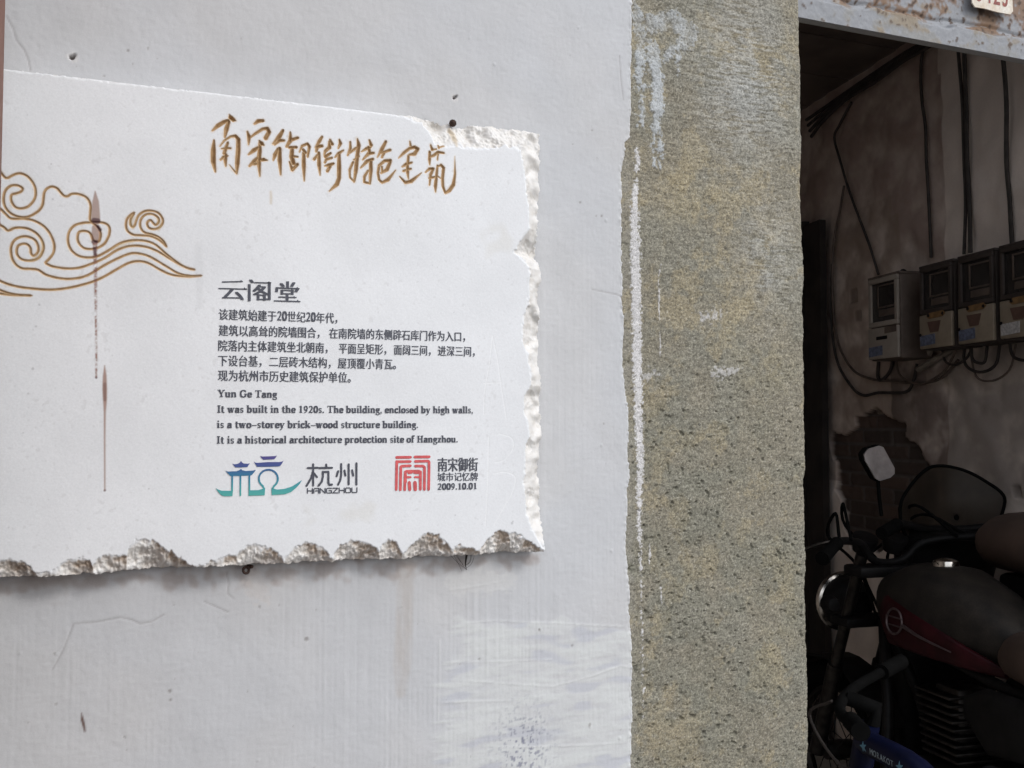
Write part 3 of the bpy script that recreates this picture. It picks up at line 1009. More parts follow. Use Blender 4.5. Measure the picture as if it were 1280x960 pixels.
# flaked right edge
iz, ix = poly_interp([(651, 160), (650, 187), (655, 215), (657, 235), (660, 262), (661, 285), (650, 300), (641, 316), (652, 324), (661, 335), (661, 360), (659, 380), (653, 400), (652, 425),
                      (658, 440), (661, 460), (663, 482), (656, 495), (653, 512), (659, 530), (661, 545), (657, 557), (655, 572), (655, 590), (653, 604), (657, 622), (657, 640), (664, 662), (681, 692)], YF)
inner = np.interp(G.z, iz, ix)[:, None] + 0.0007 * e2 + 0.0001 * e1
rp = np.clip(X - inner, 0, 1)
dR = np.clip(0.62 * rp, 0, 1)
nz_, nd = poly_interp([(700, 160), (700, 200)], YF)
notch = np.zeros(G.shape)
for a, b, r_, s_ in ((664, 312, 17, 0.9), (668, 176, 16, 0.55), (663, 497, 13, 0.6), (661, 557, 12, 0.6), (664, 622, 14, 0.7), (664, 430, 13, 0.6), (670, 395, 9, 0.5)):
    q = P(a, b, YF)
    d = np.hypot((X - q[0]), (Z - q[1]) * 1.1)
    notch = np.maximum(notch, s_ * np.clip(r_ / 1110.0 + 0.001 * e2 - d, 0, 1) * (rp > 0))
frR = ss(0.0003, 0.004, dR)
dR = dR * (1 + 0.14 * e3) + notch * 0.7 + frR * (0.00034 * e2 + 0.0007 * (e3 + 0.6))
depth = np.maximum(depth, np.where(rp > 0, dR, 0))
# flaked top right
ox, oz = poly_interp([(486, 141), (500, 147), (515, 151), (528, 156), (536, 166), (543, 180), (556, 185), (572, 184), (590, 187), (612, 187), (632, 183), (648, 188), (690, 190)], YF, 'x')
lo_ = np.interp(G.x, ox, oz, left=9, right=9)[None, :] - 0.0007 * e2 - 0.0001 * e1
rp = np.clip(Z - lo_, 0, 1)
dT = 0.48 * rp
frT = ss(0.0003, 0.004, dT)
dT = dT * (1 + 0.15 * e3) + frT * (0.00026 * e2 + 0.0010 * (e3 + 0.6))
depth = np.maximum(depth, np.where(rp > 0, dT, 0))
# thin worn arris along the straight top edge
depth = np.maximum(depth, np.clip(0.0022 + 0.0004 * e2 - (TOP - Z), 0, 1) * 0.45)
depth = np.clip(depth, 0, TH - 0.0035)
frac = ss(0.0004, 0.0022, depth)

# engraved calligraphy: strokes as (x, y, width) in three close-up frames
calF = [((255, 140), 8.725), ((365, 150), 9.6), ((465, 160), 9.6)]
cal = [
    (0, [(90, 205, 18), (150, 150, 42), (215, 110, 40), (262, 92, 30)]), (0, [(275, 28, 14), (290, 62, 48), (318, 85, 44), (345, 95, 14)]),
    (0, [(268, 105, 36), (242, 190, 46), (226, 275, 22)]), (0, [(108, 308, 20), (100, 420, 50), (100, 540, 50), (122, 652, 20)]),
    (0, [(172, 375, 12), (220, 312, 22), (290, 268, 24), (342, 262, 34), (374, 300, 42), (372, 420, 46), (362, 560, 46), (355, 672, 20)]), (0, [(352, 668, 22), (310, 620, 14), (275, 575, 8)]),
    (0, [(190, 402, 16), (240, 395, 26), (288, 396, 22)]), (0, [(258, 335, 26), (236, 400, 36), (218, 452, 34)]), (0, [(180, 522, 22), (215, 490, 32), (258, 480, 18)]), (0, [(236, 465, 32), (230, 520, 40), (236, 590, 18)]),
    (0, [(550, 130, 22), (590, 100, 42), (642, 95, 34)]), (0, [(472, 215, 20), (490, 270, 42), (485, 355, 16)]), (0, [(495, 285, 18), (560, 235, 28), (640, 185, 32), (690, 180, 38), (708, 220, 42), (672, 285, 46)]),
    (0, [(604, 316, 22), (628, 345, 46), (650, 362, 20)]), (0, [(485, 465, 18), (540, 420, 42), (592, 388, 32)]), (0, [(608, 330, 28), (606, 420, 42), (596, 540, 46), (608, 700, 16)]),
    (0, [(495, 590, 24), (545, 540, 42), (592, 500, 38)]), (0, [(598, 525, 32), (650, 520, 38), (690, 528, 14)]), (0, [(540, 572, 24), (580, 566, 30)]),
    (0, [(860, 202, 30), (820, 270, 48), (752, 348, 20)]), (0, [(872, 312, 26), (820, 310, 40), (770, 355, 24)]), (0, [(824, 398, 36), (824, 530, 46), (836, 684, 18)]), (0, [(806, 405, 32), (772, 470, 42), (755, 528, 18)]),
    (0, [(940, 222, 20), (942, 310, 46), (900, 378, 28)]), (0, [(1022, 282, 30), (962, 302, 36)]), (0, [(1005, 385, 32), (930, 388, 32)]), (0, [(960, 390, 36), (955, 490, 50), (975, 560, 46)]), (0, [(1020, 490, 22), (980, 486, 26)]),
    (0, [(932, 545, 20), (962, 632, 36), (1018, 572, 34)]),
    (1, [(88, 385, 18), (120, 312, 30), (185, 285, 32), (208, 322, 36), (186, 440, 28)]), (1, [(132, 358, 34), (162, 392, 34)]), (1, [(140, 400, 40), (140, 550, 48), (146, 732, 16)]),
    (1, [(360, 202, 30), (325, 260, 42), (280, 332, 20)]), (1, [(358, 312, 38), (302, 320, 46), (290, 378, 28)]), (1, [(320, 395, 36), (324, 540, 46), (336, 662, 16)]), (1, [(308, 420, 32), (264, 472, 34)]),
    (1, [(456, 238, 26), (482, 290, 38)]), (1, [(452, 262, 36), (448, 330, 46), (400, 372, 36), (384, 422, 20)]), (1, [(462, 400, 30), (400, 440, 42)]), (1, [(478, 455, 28), (410, 475, 34), (393, 512, 26)]), (1, [(496, 524, 30), (440, 545, 46), (395, 552, 20)]), (1, [(452, 560, 42), (424, 614, 36)]),
    (1, [(568, 238, 24), (580, 282, 42), (553, 342, 20)]), (1, [(614, 365, 22), (560, 400, 38), (516, 448, 20)]), (1, [(564, 408, 36), (564, 560, 52), (564, 700, 46), (538, 772, 50), (446, 856, 14)]),
    (1, [(698, 264, 24), (700, 340, 36), (668, 424, 24)]), (1, [(688, 398, 26), (750, 350, 32), (800, 318, 26)]), (1, [(784, 228, 20), (800, 300, 48), (780, 450, 46), (766, 600, 48), (746, 742, 24)]), (1, [(802, 435, 26), (742, 480, 22)]), (1, [(742, 738, 24), (695, 690, 24), (690, 600, 30), (732, 508, 30)]),
    (1, [(928, 242, 24), (948, 302, 44)]), (1, [(833, 382, 16), (890, 346, 38), (940, 328, 28)]), (1, [(918, 330, 40), (932, 400, 40)]), (1, [(980, 396, 30), (920, 402, 44), (848, 478, 20)]), (1, [(968, 470, 36), (900, 496, 42), (823, 576, 20)]), (1, [(944, 480, 40), (945, 600, 48), (934, 764, 26)]), (1, [(934, 764, 28), (866, 745, 30), (868, 680, 34), (912, 608, 26)]),
    (2, [(164, 166, 36), (115, 262, 46), (64, 352, 16)]), (2, [(218, 264, 34), (160, 284, 32), (108, 302, 26)]), (2, [(142, 300, 36), (118, 352, 30)]), (2, [(218, 392, 44), (150, 395, 36), (84, 452, 34), (70, 540, 32), (84, 622, 30), (120, 656, 30), (190, 622, 44), (282, 508, 14)]), (2, [(216, 412, 40), (180, 500, 46), (108, 542, 24)]), (2, [(118, 468, 28), (120, 522, 26)]),
    (2, [(454, 162, 20), (462, 212, 30)]), (2, [(318, 362, 14), (380, 300, 36), (450, 246, 36), (510, 230, 42), (550, 252, 42), (510, 312, 46), (448, 322, 26)]), (2, [(436, 338, 32), (430, 420, 36)]), (2, [(478, 414, 24), (410, 436, 42), (362, 466, 20)]), (2, [(464, 490, 28), (378, 516, 32)]), (2, [(424, 440, 36), (426, 530, 42), (436, 612, 16)]), (2, [(332, 584, 18), (400, 656, 36), (470, 640, 46), (594, 538, 12)]),
    (2, [(704, 208, 24), (722, 260, 38)]), (2, [(692, 288, 34), (690, 380, 38), (692, 442, 18)]), (2, [(772, 255, 20), (720, 262, 26)]), (2, [(794, 212, 24), (802, 242, 26)]), (2, [(864, 214, 22), (800, 236, 22)]), (2, [(860, 300, 28), (790, 290, 36), (740, 330, 36), (688, 352, 24)]), (2, [(792, 312, 24), (784, 382, 20)]),
    (2, [(642, 532, 20), (690, 490, 36), (735, 490, 36), (702, 560, 38), (690, 684, 22)]), (2, [(748, 590, 28), (688, 602, 30)]), (2, [(786, 450, 26), (775, 550, 36), (760, 700, 42), (762, 768, 16)]), (2, [(784, 466, 20), (830, 445, 32), (858, 480, 40), (846, 600, 38), (850, 700, 36), (880, 782, 30), (930, 750, 46), (976, 680, 46), (996, 550, 28), (993, 340, 5)]), (2, [(788, 580, 20), (828, 608, 14)]),
]
gv = G.field()
for fi, l in cal:
    (ox_, oy_), s_ = calF[fi]
    G.stroke(gv, fpx([(ox_ + a / s_, oy_ + b / s_, 1.08 * c / s_) for a, b, c in l]))
# engraved cloud scrolls
fA, fB, fC, fD = ((0, 200), 9.6), ((0, 280), 9.6), ((130, 240), 8.0), ((0, 200), 4.923)
clouds = [
    (fA, [(-90, 60), (-20, 105), (0, 140), (50, 203), (85, 217), (140, 190), (200, 165), (260, 165), (330, 200), (390, 270), (420, 340), (425, 420), (400, 490), (340, 555), (260, 582), (190, 570), (145, 520), (128, 460), (140, 417), (190, 402), (240, 385), (268, 355), (250, 325), (200, 305), (140, 308), (90, 335), (55, 385), (40, 460), (50, 540), (95, 615), (170, 665), (260, 688), (340, 680), (420, 640), (480, 590), (510, 530), (520, 450), (530, 390), (560, 345), (620, 320), (680, 340), (730, 395), (770, 432), (810, 435), (860, 408), (930, 408), (1010, 435), (1060, 480), (1085, 550), (1080, 640), (1078, 715), (1105, 755), (1150, 790), (1190, 840), (1205, 900), (1190, 970), (1150, 985), (1115, 965), (1090, 900), (1060, 865), (1000, 852), (945, 868), (928, 930), (945, 1000), (1000, 1055), (1080, 1070), (1170, 1055), (1250, 1005), (1300, 920), (1315, 840), (1295, 785), (1240, 755), (1160, 748), (1080, 750), (980, 758), (880, 795), (822, 880), (816, 990), (860, 1090), (950, 1155), (1070, 1172), (1170, 1155), (1290, 1092), (1445, 998), (1600, 965), (1755, 975), (1872, 1024), (2008, 1141), (2165, 1257), (2262, 1303), (2340, 1318)]),
    (fD, [(1200, 677), (1140, 660), (1060, 618), (960, 558), (880, 532), (800, 530), (720, 555), (640, 605), (560, 640), (480, 665), (400, 668), (320, 655), (275, 634)]),
    (fD, [(275, 634), (302, 608), (328, 570), (332, 520), (310, 460), (270, 410), (210, 375), (150, 362), (70, 361), (40, 340), (0, 300), (-30, 280)]),
    (fB, [(-60, -50), (0, 12), (45, 40), (85, 77), (115, 75), (170, 50), (250, 45), (340, 60), (430, 110), (490, 180), (520, 260), (510, 330), (470, 400), (400, 435), (320, 440), (250, 420), (205, 370), (198, 310), (220, 260), (280, 238), (330, 250), (362, 290), (368, 345), (390, 380), (425, 370), (455, 330), (455, 270), (430, 210), (380, 170), (300, 150), (220, 165), (160, 210), (130, 280), (130, 350), (150, 430), (200, 500), (270, 535), (370, 540), (450, 550), (500, 580), (550, 610), (650, 640), (780, 660), (900, 655), (1000, 635), (1100, 590), (1248, 498), (1420, 410), (1580, 352), (1720, 367), (1830, 412), (1990, 508), (2145, 596), (2300, 625), (2424, 620)]),
    (fB, [(-40, 660), (0, 685), (100, 725), (250, 760), (420, 780), (600, 790), (780, 775), (950, 740), (1120, 690), (1248, 632), (1400, 545), (1540, 470), (1657, 448), (1775, 470), (1910, 545), (2048, 608), (2184, 628), (2300, 632), (2424, 620)]),
    (fB, [(-40, 770), (0, 795), (100, 830), (220, 852), (385, 860)]), (fB, [(-40, 825), (0, 835), (100, 850), (220, 856), (385, 860)]),
    (fC, [(305, 205), (265, 230), (230, 270), (218, 320), (225, 370), (250, 405), (300, 430), (380, 435), (450, 440), (520, 465), (580, 505), (627, 552)]),
    (fC, [(627, 552), (590, 490), (540, 450), (480, 425), (410, 408), (370, 370), (358, 310), (380, 255), (430, 222), (490, 225), (540, 260), (545, 300), (515, 330), (490, 310), (465, 283), (438, 295), (430, 325), (450, 360), (500, 372), (550, 355), (585, 310), (580, 260), (540, 210), (470, 188), (400, 195), (345, 235), (320, 290), (305, 335), (280, 350), (262, 320), (265, 270), (303, 208)]),
]
gc = G.field()
for ((ox_, oy_), s_), l in clouds:
    pts = catmull([(ox_ + a / s_, oy_ + b / s_) for a, b in l], 6)
    pts = [(p[0], p[1], 2.7) for p in pts]
    for e_ in (0, -1):
        pts[e_] = (*pts[e_][:2], 1.0)
    G.stroke(gc, fpx(pts))
flat = 1 - frac
depth += flat * np.clip(gv, 0, 0.0026) * 1.6
depth += flat * np.clip(gc + 0.0002, 0, 0.0016) * 1.1
wob = 0.000012 * e1 + 0.000015 * e2
# scratches left by a hard point
scr = G.field()
for l in ([(616, 420), (612, 455), (606, 490), (605, 518)], [(616, 420), (622, 450), (627, 485), (633, 523)], [(605, 479), (627, 478)], [(611, 546), (610, 600), (607, 657)],
          [(624, 542), (640, 548), (641, 562), (630, 575), (619, 578)], [(617, 592), (630, 590), (644, 596), (641, 615), (630, 635), (618, 656)]):
    G.stroke(scr, fpx(catmull([(a, b) for a, b in l], 5) and [(p[0], p[1], 1.3) for p in catmull(l, 5)]))
sm = ss(-0.0006, 0.0006, scr)
depth += 0.00015 * sm
m3, m4 = G.noise(0.02, 0.15, 87), G.noise(0.08, 0.5, 88)
col = np.empty(G.shape + (3,))
col[:] = (0.785, 0.800, 0.820)
col *= (1 + 0.010 * m3 + 0.016 * m4 + 0.012 * e1)[..., None]
col = blend(col, ss(1.8, 2.9, e2 + 0.5 * m3) * 0.25, (0.55, 0.55, 0.55))
col = blend(col, sm * 0.55, (0.86, 0.87, 0.88))
# fresh broken marble, grime and flake shading painted along the lower edge
fz = frac * np.clip(0.85 + 0.08 * e2, 0, 1)
col = blend(col, fz * 0.85, (0.74, 0.71, 0.665))
soil_shadeF = np.zeros(G.shape)
soil_shadeF[rowsB] = soil_shade
soil_shade_mix = frac * np.clip(soil_shadeF * (1.0 + 0.22 * e2 + 0.10 * e1) + 0.10 * e3 * (soil_shadeF > 0), 0, 1)
col = blend(col, soil_shade_mix * 0.85, (0.40, 0.305, 0.225))
dustr = frac * (Z > SB + 0.055) * np.clip(-0.10 + 0.22 * e2 + 0.35 * e3, 0, 1)
col = blend(col, dustr * 0.6, (0.60, 0.57, 0.53))
# ochre paint in the grooves, with a thin bleed round them
gmax = np.maximum(gv, gc)
col = blend(col, ss(-0.0022, 0.0, np.maximum(gv, gc - 0.0002) + 0.0003 * e2) * 0.30 * flat, (0.66, 0.49, 0.29))
gm = np.maximum(ss(-0.0005, 0.0005, gv), ss(-0.0006, 0.0004, gc)) * flat
col = blend(col, gm * 0.95, (0.47, 0.30, 0.14))
deep = np.maximum(ss(0.0006, 0.0022, gv), ss(0.0002, 0.0011, gc)) * flat
col = blend(col, deep * 0.55 * np.clip(0.7 + 0.4 * e2, 0, 1), (0.20, 0.105, 0.045))
# yellow-stained wedges between the scroll lines
for l in ([(50, 318, 3), (53, 308, 3), (52, 300, 2)], [(141, 312, 3), (152, 306, 4), (166, 302, 3)], [(166, 285, 3), (164, 278, 4), (167, 272, 3)], [(198, 275, 2), (201, 282, 3), (198, 288, 2)], [(40, 325, 3), (48, 320, 3)]):
    f = G.field()
    G.stroke(f, fpx(l), 0.006)
    col = blend(col, ss(-0.002, 0.002, f) * 0.45, (0.55, 0.42, 0.22))
# rust blades from the old fixing pins
f = G.field()
G.stroke(f, fpx([(118.9, 239, 1), (119.6, 252, 7), (119.8, 270, 9.2), (119.8, 276, 9.2)]))
G.stroke(f, fpx([(119.5, 285, 8), (119.8, 294, 9), (118.5, 303, 6.5)]))
col = blend(col, ss(-0.0008, 0.0008, f) * 0.75, (0.30, 0.165, 0.115))
f = G.field()
G.stroke(f, fpx([(118.6, 303, 5), (118.9, 318, 4.2), (119.3, 340, 3.2), (119.9, 395, 1.9), (120.3, 440, 1.8), (120.3, 472, 1.6)]))
col = blend(col, ss(-0.0012, 0.0008, f) * np.clip(0.62 + 0.25 * G.noise(0.002, 0.012, 89), 0, 1), (0.27, 0.135, 0.10))
f = G.field()
for l in ([(118, 275.5, 6), (122, 276, 6)], [(122.5, 283, 3.5), (125, 287, 4)], [(116.5, 302, 4), (120, 302.2, 4)], [(118.5, 311, 3.5), (118.8, 318, 3.5)], [(120.3, 472, 2.2)], [(131, 613, 2.4)]):
    G.stroke(f, fpx(l))
col = blend(col, ss(-0.0008, 0.0008, f) * 0.9, (0.095, 0.045, 0.05))
f = G.field()
G.stroke(f, fpx([(130.8, 457, .8), (130.9, 470, 4), (130.9, 486, 5), (131.2, 500, 4.2), (131.0, 515, 2.2), (130.8, 545, 1.6), (131, 612, 1.3)]))
col = blend(col, ss(-0.001, 0.0009, f) * 0.80, (0.30, 0.145, 0.09))
f = G.field()
G.stroke(f, fpx([(131, 480, 3.5), (131, 500, 3)]))
col = blend(col, ss(-0.001, 0.001, f) * 0.5, (0.13, 0.05, 0.035))
f = G.field()
G.stroke(f, fpx([(338.5, 240, 1), (338.8, 247, 1.6), (338.6, 254, 1)]))
G.stroke(f, fpx([(566, 158, 3), (568, 166, 7), (570, 176, 5), (571, 182, 2)]), 0.006)
col = blend(col, ss(-0.0025, 0.0015, f) * 0.55, (0.55, 0.41, 0.22))
# grey smear and faint dirt, tiny specks
f = G.field()
G.stroke(f, fpx([(248, 306, 8), (248, 330, 10), (250, 383, 7)]), 0.006)
col = blend(col, ss(-0.002, 0.002, f) * 0.16, (0.50, 0.51, 0.52))
for a, b, s_ in ((450, 643, 22), (612, 288, 16), (395, 652, 12), (625, 306, 20)):
    f = G.field()
    G.stroke(f, fpx([(a - s_ / 2, b, s_ * 0.6), (a + s_ / 2, b - 2, s_ * 0.5)]), 0.02)
    col = blend(col, ss(-0.010, 0.006, f + 0.004 * e3) * 0.20, (0.60, 0.56, 0.46))
f = G.field()
rng = np.random.default_rng(5)
for k in range(60):
    a, b = rng.uniform(2, 640), rng.uniform(120, 660)
    s_ = rng.uniform(0.3, 1.0)
    G.stroke(f, fpx([(a, b, s_), (a + rng.uniform(-1, 1), b + rng.uniform(-1, 1.5), s_)]))
for a, b, s_ in ((640, 654, 3.5), (641, 652, 2.5), (569, 644, 2), (41, 461, 3), (45, 408, 2.2), (35, 492, 2), (29, 541, 1.6), (66, 249, 2.4), (49, 381, 2.4), (64, 205, 2), (186, 611, 2)):
    G.stroke(f, fpx([(a, b, s_)]))
col = blend(col, ss(-0.0007, 0.0008, f) * 0.5, (0.36, 0.36, 0.37))
y = np.where(keep, YF + depth + wob, YB)
pos = np.stack([X, y, Z], -1)
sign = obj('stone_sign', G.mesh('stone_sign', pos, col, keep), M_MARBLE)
tag(sign, 'white marble plaque with flaked edges, engraved ochre calligraphy and cloud scrolls', 'sign')
YT = YF - 0.0006   # print level


# ------------------------------------------------------------------ printed lettering
def finish_print(name, polys, material, y0=YT, parent=sign):
    """polys: list of (verts2d list, faces list or None). All in sign-plane metres (x, z)."""
    V, Fc = [], []
    for k, (vs, fs) in enumerate(polys):
        o = len(V)
        yy = y0 - 0.00002 * (k % 14)
        V += [(a, yy, b) for a, b in vs]
        Fc += [[o + i for i in f] for f in (fs if fs is not None else [list(range(len(vs)))])]
    me = bpy.data.meshes.new(name)
    me.from_pydata(V, [], Fc)
    me.update()
    return obj(name, me, material, parent)


def font_mesh(s):
    c = bpy.data.curves.new('lettering', 'FONT')
    c.body = s
    c.resolution_u = 3
    o = bpy.data.objects.new('lettering', c)
    COL.objects.link(o)
    dg = bpy.context.evaluated_depsgraph_get()
    m = bpy.data.meshes.new_from_object(o.evaluated_get(dg))
    vs = [(v.co.x, v.co.y) for v in m.vertices]
    fs = [list(p.vertices) for p in m.polygons]
    bpy.data.objects.remove(o)
    bpy.data.curves.remove(c)
    bpy.data.meshes.remove(m)
    return vs, fs


_gc = {}


def cjk(ch):
    if ch not in _gc:
        _gc[ch] = font_mesh(ch)
    return _gc[ch]


def hull(pts):
    pts = sorted(set((round(a, 6), round(b, 6)) for a, b in pts))
    if len(pts) < 3:
        return None

    def half(ps):
        o = []
        for p in ps:
            while len(o) > 1 and (o[-1][0] - o[-2][0]) * (p[1] - o[-2][1]) - (o[-1][1] - o[-2][1]) * (p[0] - o[-2][0]) <= 0:
                o.pop()
            o.append(p)
        return o
    a, b = half(pts), half(pts[::-1])
    return a[:-1] + b[:-1]


def nib(path, w_, t_):
    o = []
    for (a, b), (c, d) in zip(path[:-1], path[1:]):
        hpts = hull([(x + sx * w_ / 2, z + sz * t_ / 2) for x, z in ((a, b), (c, d)) for sx in (-1, 1) for sz in (-1, 1)])
        if hpts:
            o.append((hpts, None))
    return o


def arc(cx, cz, rx, rz, a0, a1, n=14):
    return [(cx + rx * math.cos(R_(a0 + (a1 - a0) * i / n)), cz + rz * math.sin(R_(a0 + (a1 - a0) * i / n))) for i in range(n + 1)]


SW, HW = 0.165, 0.070     # thick stems, thin hairlines: a bold serif face
XH, CAP, ASC, DSC = 0.46, 0.68, 0.70, -0.20


def serif_glyph(c):
    o = []

    def S(x, a, b, w_=SW):
        o.append(([(x - w_ / 2, a), (x + w_ / 2, a), (x + w_ / 2, b), (x - w_ / 2, b)], None))

    def T(x, z, hw=0.12, hh=HW):
        o.append(([(x - hw, z), (x + hw, z), (x + hw, z + hh), (x - hw, z + hh)], None))

    def A(*p, w_=SW, t_=HW):
        o.extend(nib(arc(*p), w_, t_))

    def Ln(p, w_=SW, t_=HW):
        o.extend(nib(p, w_, t_))

    def arch(x0, x1):
        o.extend(nib(arc((x0 + x1) / 2, XH - 0.15, (x1 - x0) / 2, 0.127, 180, 0), SW * 0.9, HW * 1.2))
        S(x1, 0, XH - 0.15)
        T(x1, 0, 0.11)
    r = XH / 2
    adv = 0.5
    if c == ' ':
        return o, 0.26
    if c in '.,':
        A(0.11, 0.06, 0.02, 0.02, 0, 360, w_=0.09, t_=0.09)
        if c == ',':
            Ln([(0.14, 0.05), (0.12, -0.05), (0.07, -0.11)], 0.05, 0.03)
        return o, 0.24
    if c == '-':
        o.append(([(0.03, 0.20), (0.49, 0.20), (0.49, 0.275), (0.03, 0.275)], None))
        return o, 0.52
    if c == 'a':
        S(0.34, 0.04, 0.32)
        A(0.225, 0.32, 0.115, 0.118, 0, 150)
        A(0.20, 0.14, 0.115, 0.118, 80, 300)
        Ln([(0.20, 0.26), (0.32, 0.29)], 0.06, HW)
        Ln([(0.24, 0.03), (0.33, 0.10)], 0.06, HW)
        Ln([(0.34, 0.04), (0.42, 0.03)], 0.07, HW)
        adv = 0.47
    elif c == 'b':
        S(0.12, 0, ASC)
        T(0.08, ASC - HW, 0.10)
        A(0.27, r, 0.15, r - 0.02, -130, 130)
        adv = 0.54
    elif c == 'c':
        A(0.24, r, 0.155, r - 0.02, 50, 320)
        A(0.33, 0.36, 0.03, 0.03, 0, 360, w_=0.07, t_=0.06)
        adv = 0.44
    elif c == 'd':
        S(0.41, 0, ASC)
        T(0.37, ASC - HW, 0.10)
        T(0.45, 0, 0.07)
        A(0.25, r, 0.15, r - 0.02, 50, 310)
        adv = 0.55
    elif c == 'e':
        A(0.24, r, 0.155, r - 0.02, 10, 320)
        Ln([(0.12, r), (0.40, r)], 0.04, HW)
        adv = 0.46
    elif c == 'f':
        S(0.15, 0, 0.56)
        T(0.15, 0, 0.13)
        A(0.25, 0.56, 0.10, 0.13, 180, 50)
        A(0.31, 0.62, 0.02, 0.02, 0, 360, w_=0.07, t_=0.06)
        T(0.18, XH - HW, 0.16)
        adv = 0.34
    elif c == 'g':
        A(0.23, 0.31, 0.13, 0.13, 0, 360)
        Ln([(0.33, 0.41), (0.45, 0.44)], 0.06, 0.05)
        Ln([(0.14, 0.18), (0.12, 0.08), (0.34, 0.05), (0.42, -0.02)], 0.08, 0.07)
        A(0.24, -0.06, 0.18, 0.11, 20, -200, w_=0.08)
        adv = 0.48
    elif c == 'h':
        S(0.13, 0, ASC)
        T(0.09, ASC - HW, 0.10)
        T(0.13, 0, 0.11)
        arch(0.13, 0.41)
        adv = 0.56
    elif c == 'i':
        S(0.14, 0, XH)
        T(0.10, XH - HW, 0.10)
        T(0.14, 0, 0.12)
        A(0.13, 0.62, 0.03, 0.03, 0, 360, w_=0.08, t_=0.08)
        adv = 0.29
    elif c == 'k':
        S(0.13, 0, ASC)
        T(0.09, ASC - HW, 0.10)
        T(0.13, 0, 0.11)
        Ln([(0.17, 0.19), (0.42, 0.43)], 0.05, 0.04)
        Ln([(0.27, 0.28), (0.44, 0.03)], SW, HW)
        T(0.40, XH - HW, 0.10)
        T(0.44, 0, 0.10)
        adv = 0.55
    elif c == 'l':
        S(0.14, 0, ASC)
        T(0.10, ASC - HW, 0.10)
        T(0.14, 0, 0.12)
        adv = 0.29
    elif c in 'nm':
        S(0.13, 0, XH)
        T(0.09, XH - HW, 0.10)
        T(0.13, 0, 0.11)
        arch(0.13, 0.41)
        adv = 0.56
    elif c == 'o':
        A(0.25, r, 0.165, r - 0.02, 0, 360, n_ := 24) if False else o.extend(nib(arc(0.25, r, 0.165, r - 0.02, 0, 360, 24), SW, HW))
        adv = 0.50
    elif c == 'p':
        S(0.13, DSC, XH)
        T(0.09, XH - HW, 0.10)
        T(0.13, DSC, 0.12)
        A(0.28, r, 0.15, r - 0.02, -130, 130)
        adv = 0.55
    elif c == 'r':
        S(0.13, 0, XH)
        T(0.09, XH - HW, 0.10)
        T(0.14, 0, 0.13)
        A(0.28, 0.30, 0.12, 0.13, 170, 60, w_=0.06)
        A(0.34, 0.40, 0.025, 0.025, 0, 360, w_=0.07, t_=0.06)
        adv = 0.44
    elif c == 's':
        Ln(arc(0.20, 0.335, 0.105, 0.105, 40, 230) + [(0.22, 0.225)] + arc(0.20, 0.125, 0.105, 0.105, 60, -150), 0.095, 0.05)
        S(0.315, 0.32, 0.45, 0.04)
        S(0.085, 0.01, 0.14, 0.04)
        adv = 0.40
    elif c == 't':
        S(0.15, 0.08, 0.60)
        T(0.17, XH - HW, 0.15)
        A(0.24, 0.09, 0.09, 0.07, 180, 320, w_=0.07)
        adv = 0.36
    elif c == 'u':
        S(0.13, 0.13, XH)
        T(0.09, XH - HW, 0.10)
        A(0.27, 0.15, 0.14, 0.128, 180, 360)
        S(0.41, 0, XH)
        T(0.37, XH - HW, 0.10)
        T(0.45, 0, 0.07)
        adv = 0.56
    elif c == 'y':
        Ln([(0.10, XH - 0.03), (0.25, 0.03)])
        Ln([(0.41, XH - 0.03), (0.25, 0.03), (0.18, -0.14), (0.10, -0.16)], 0.055, 0.045)
        T(0.11, XH - HW, 0.12)
        T(0.40, XH - HW, 0.09)
        A(0.09, -0.15, 0.02, 0.02, 0, 360, w_=0.07, t_=0.06)
        adv = 0.50
    elif c == 'w':
        for x0 in (0.10, 0.34):
            Ln([(x0, XH - 0.03), (x0 + 0.12, 0.03)])
            Ln([(x0 + 0.26, XH - 0.03), (x0 + 0.12, 0.03)], 0.05, 0.04)
        T(0.10, XH - HW, 0.12)
        T(0.36, XH - HW, 0.10)
        T(0.60, XH - HW, 0.09)
        adv = 0.70
    elif c == 'z':
        T(0.22, XH - HW * 1.2, 0.17, HW * 1.2)
        T(0.22, 0, 0.17, HW * 1.2)
        Ln([(0.33, XH - 0.03), (0.11, 0.03)])
        S(0.08, 0.34, XH, 0.04)
        S(0.37, 0, 0.12, 0.04)
        adv = 0.44
    elif c == 'I':
        S(0.19, 0, CAP, 0.15)
        T(0.19, 0, 0.16)
        T(0.19, CAP - HW, 0.16)
        adv = 0.38
    elif c == 'T':
        S(0.33, 0, CAP, 0.15)
        T(0.33, 0, 0.16)
        T(0.33, CAP - HW, 0.30)
        S(0.05, 0.50, CAP, 0.045)
        S(0.61, 0.50, CAP, 0.045)
        adv = 0.66
    elif c == 'H':
        for x in (0.19, 0.56):
            S(x, 0, CAP, 0.15)
            T(x, 0, 0.15)
            T(x, CAP - HW, 0.15)
        T(0.37, 0.31, 0.18, HW * 1.3)
        adv = 0.75
    elif c == 'Y':
        S(0.35, 0, 0.32, 0.15)
        T(0.35, 0, 0.16)
        Ln([(0.14, CAP - 0.03), (0.35, 0.30)], 0.15, HW)
        Ln([(0.58, CAP - 0.03), (0.35, 0.30)], 0.06, HW)
        T(0.14, CAP - HW, 0.15)
        T(0.57, CAP - HW, 0.12)
        adv = 0.68
    elif c == 'G':
        A(0.36, 0.34, 0.26, 0.32, 45, 320, w_=0.15)
        S(0.57, 0.06, 0.30, 0.14)
        T(0.58, 0.28, 0.14)
        S(0.60, 0.45, 0.66, 0.045)
        adv = 0.74
    elif c == 'B':
        S(0.18, 0, CAP, 0.15)
        adv = 0.66
    elif c == '0':
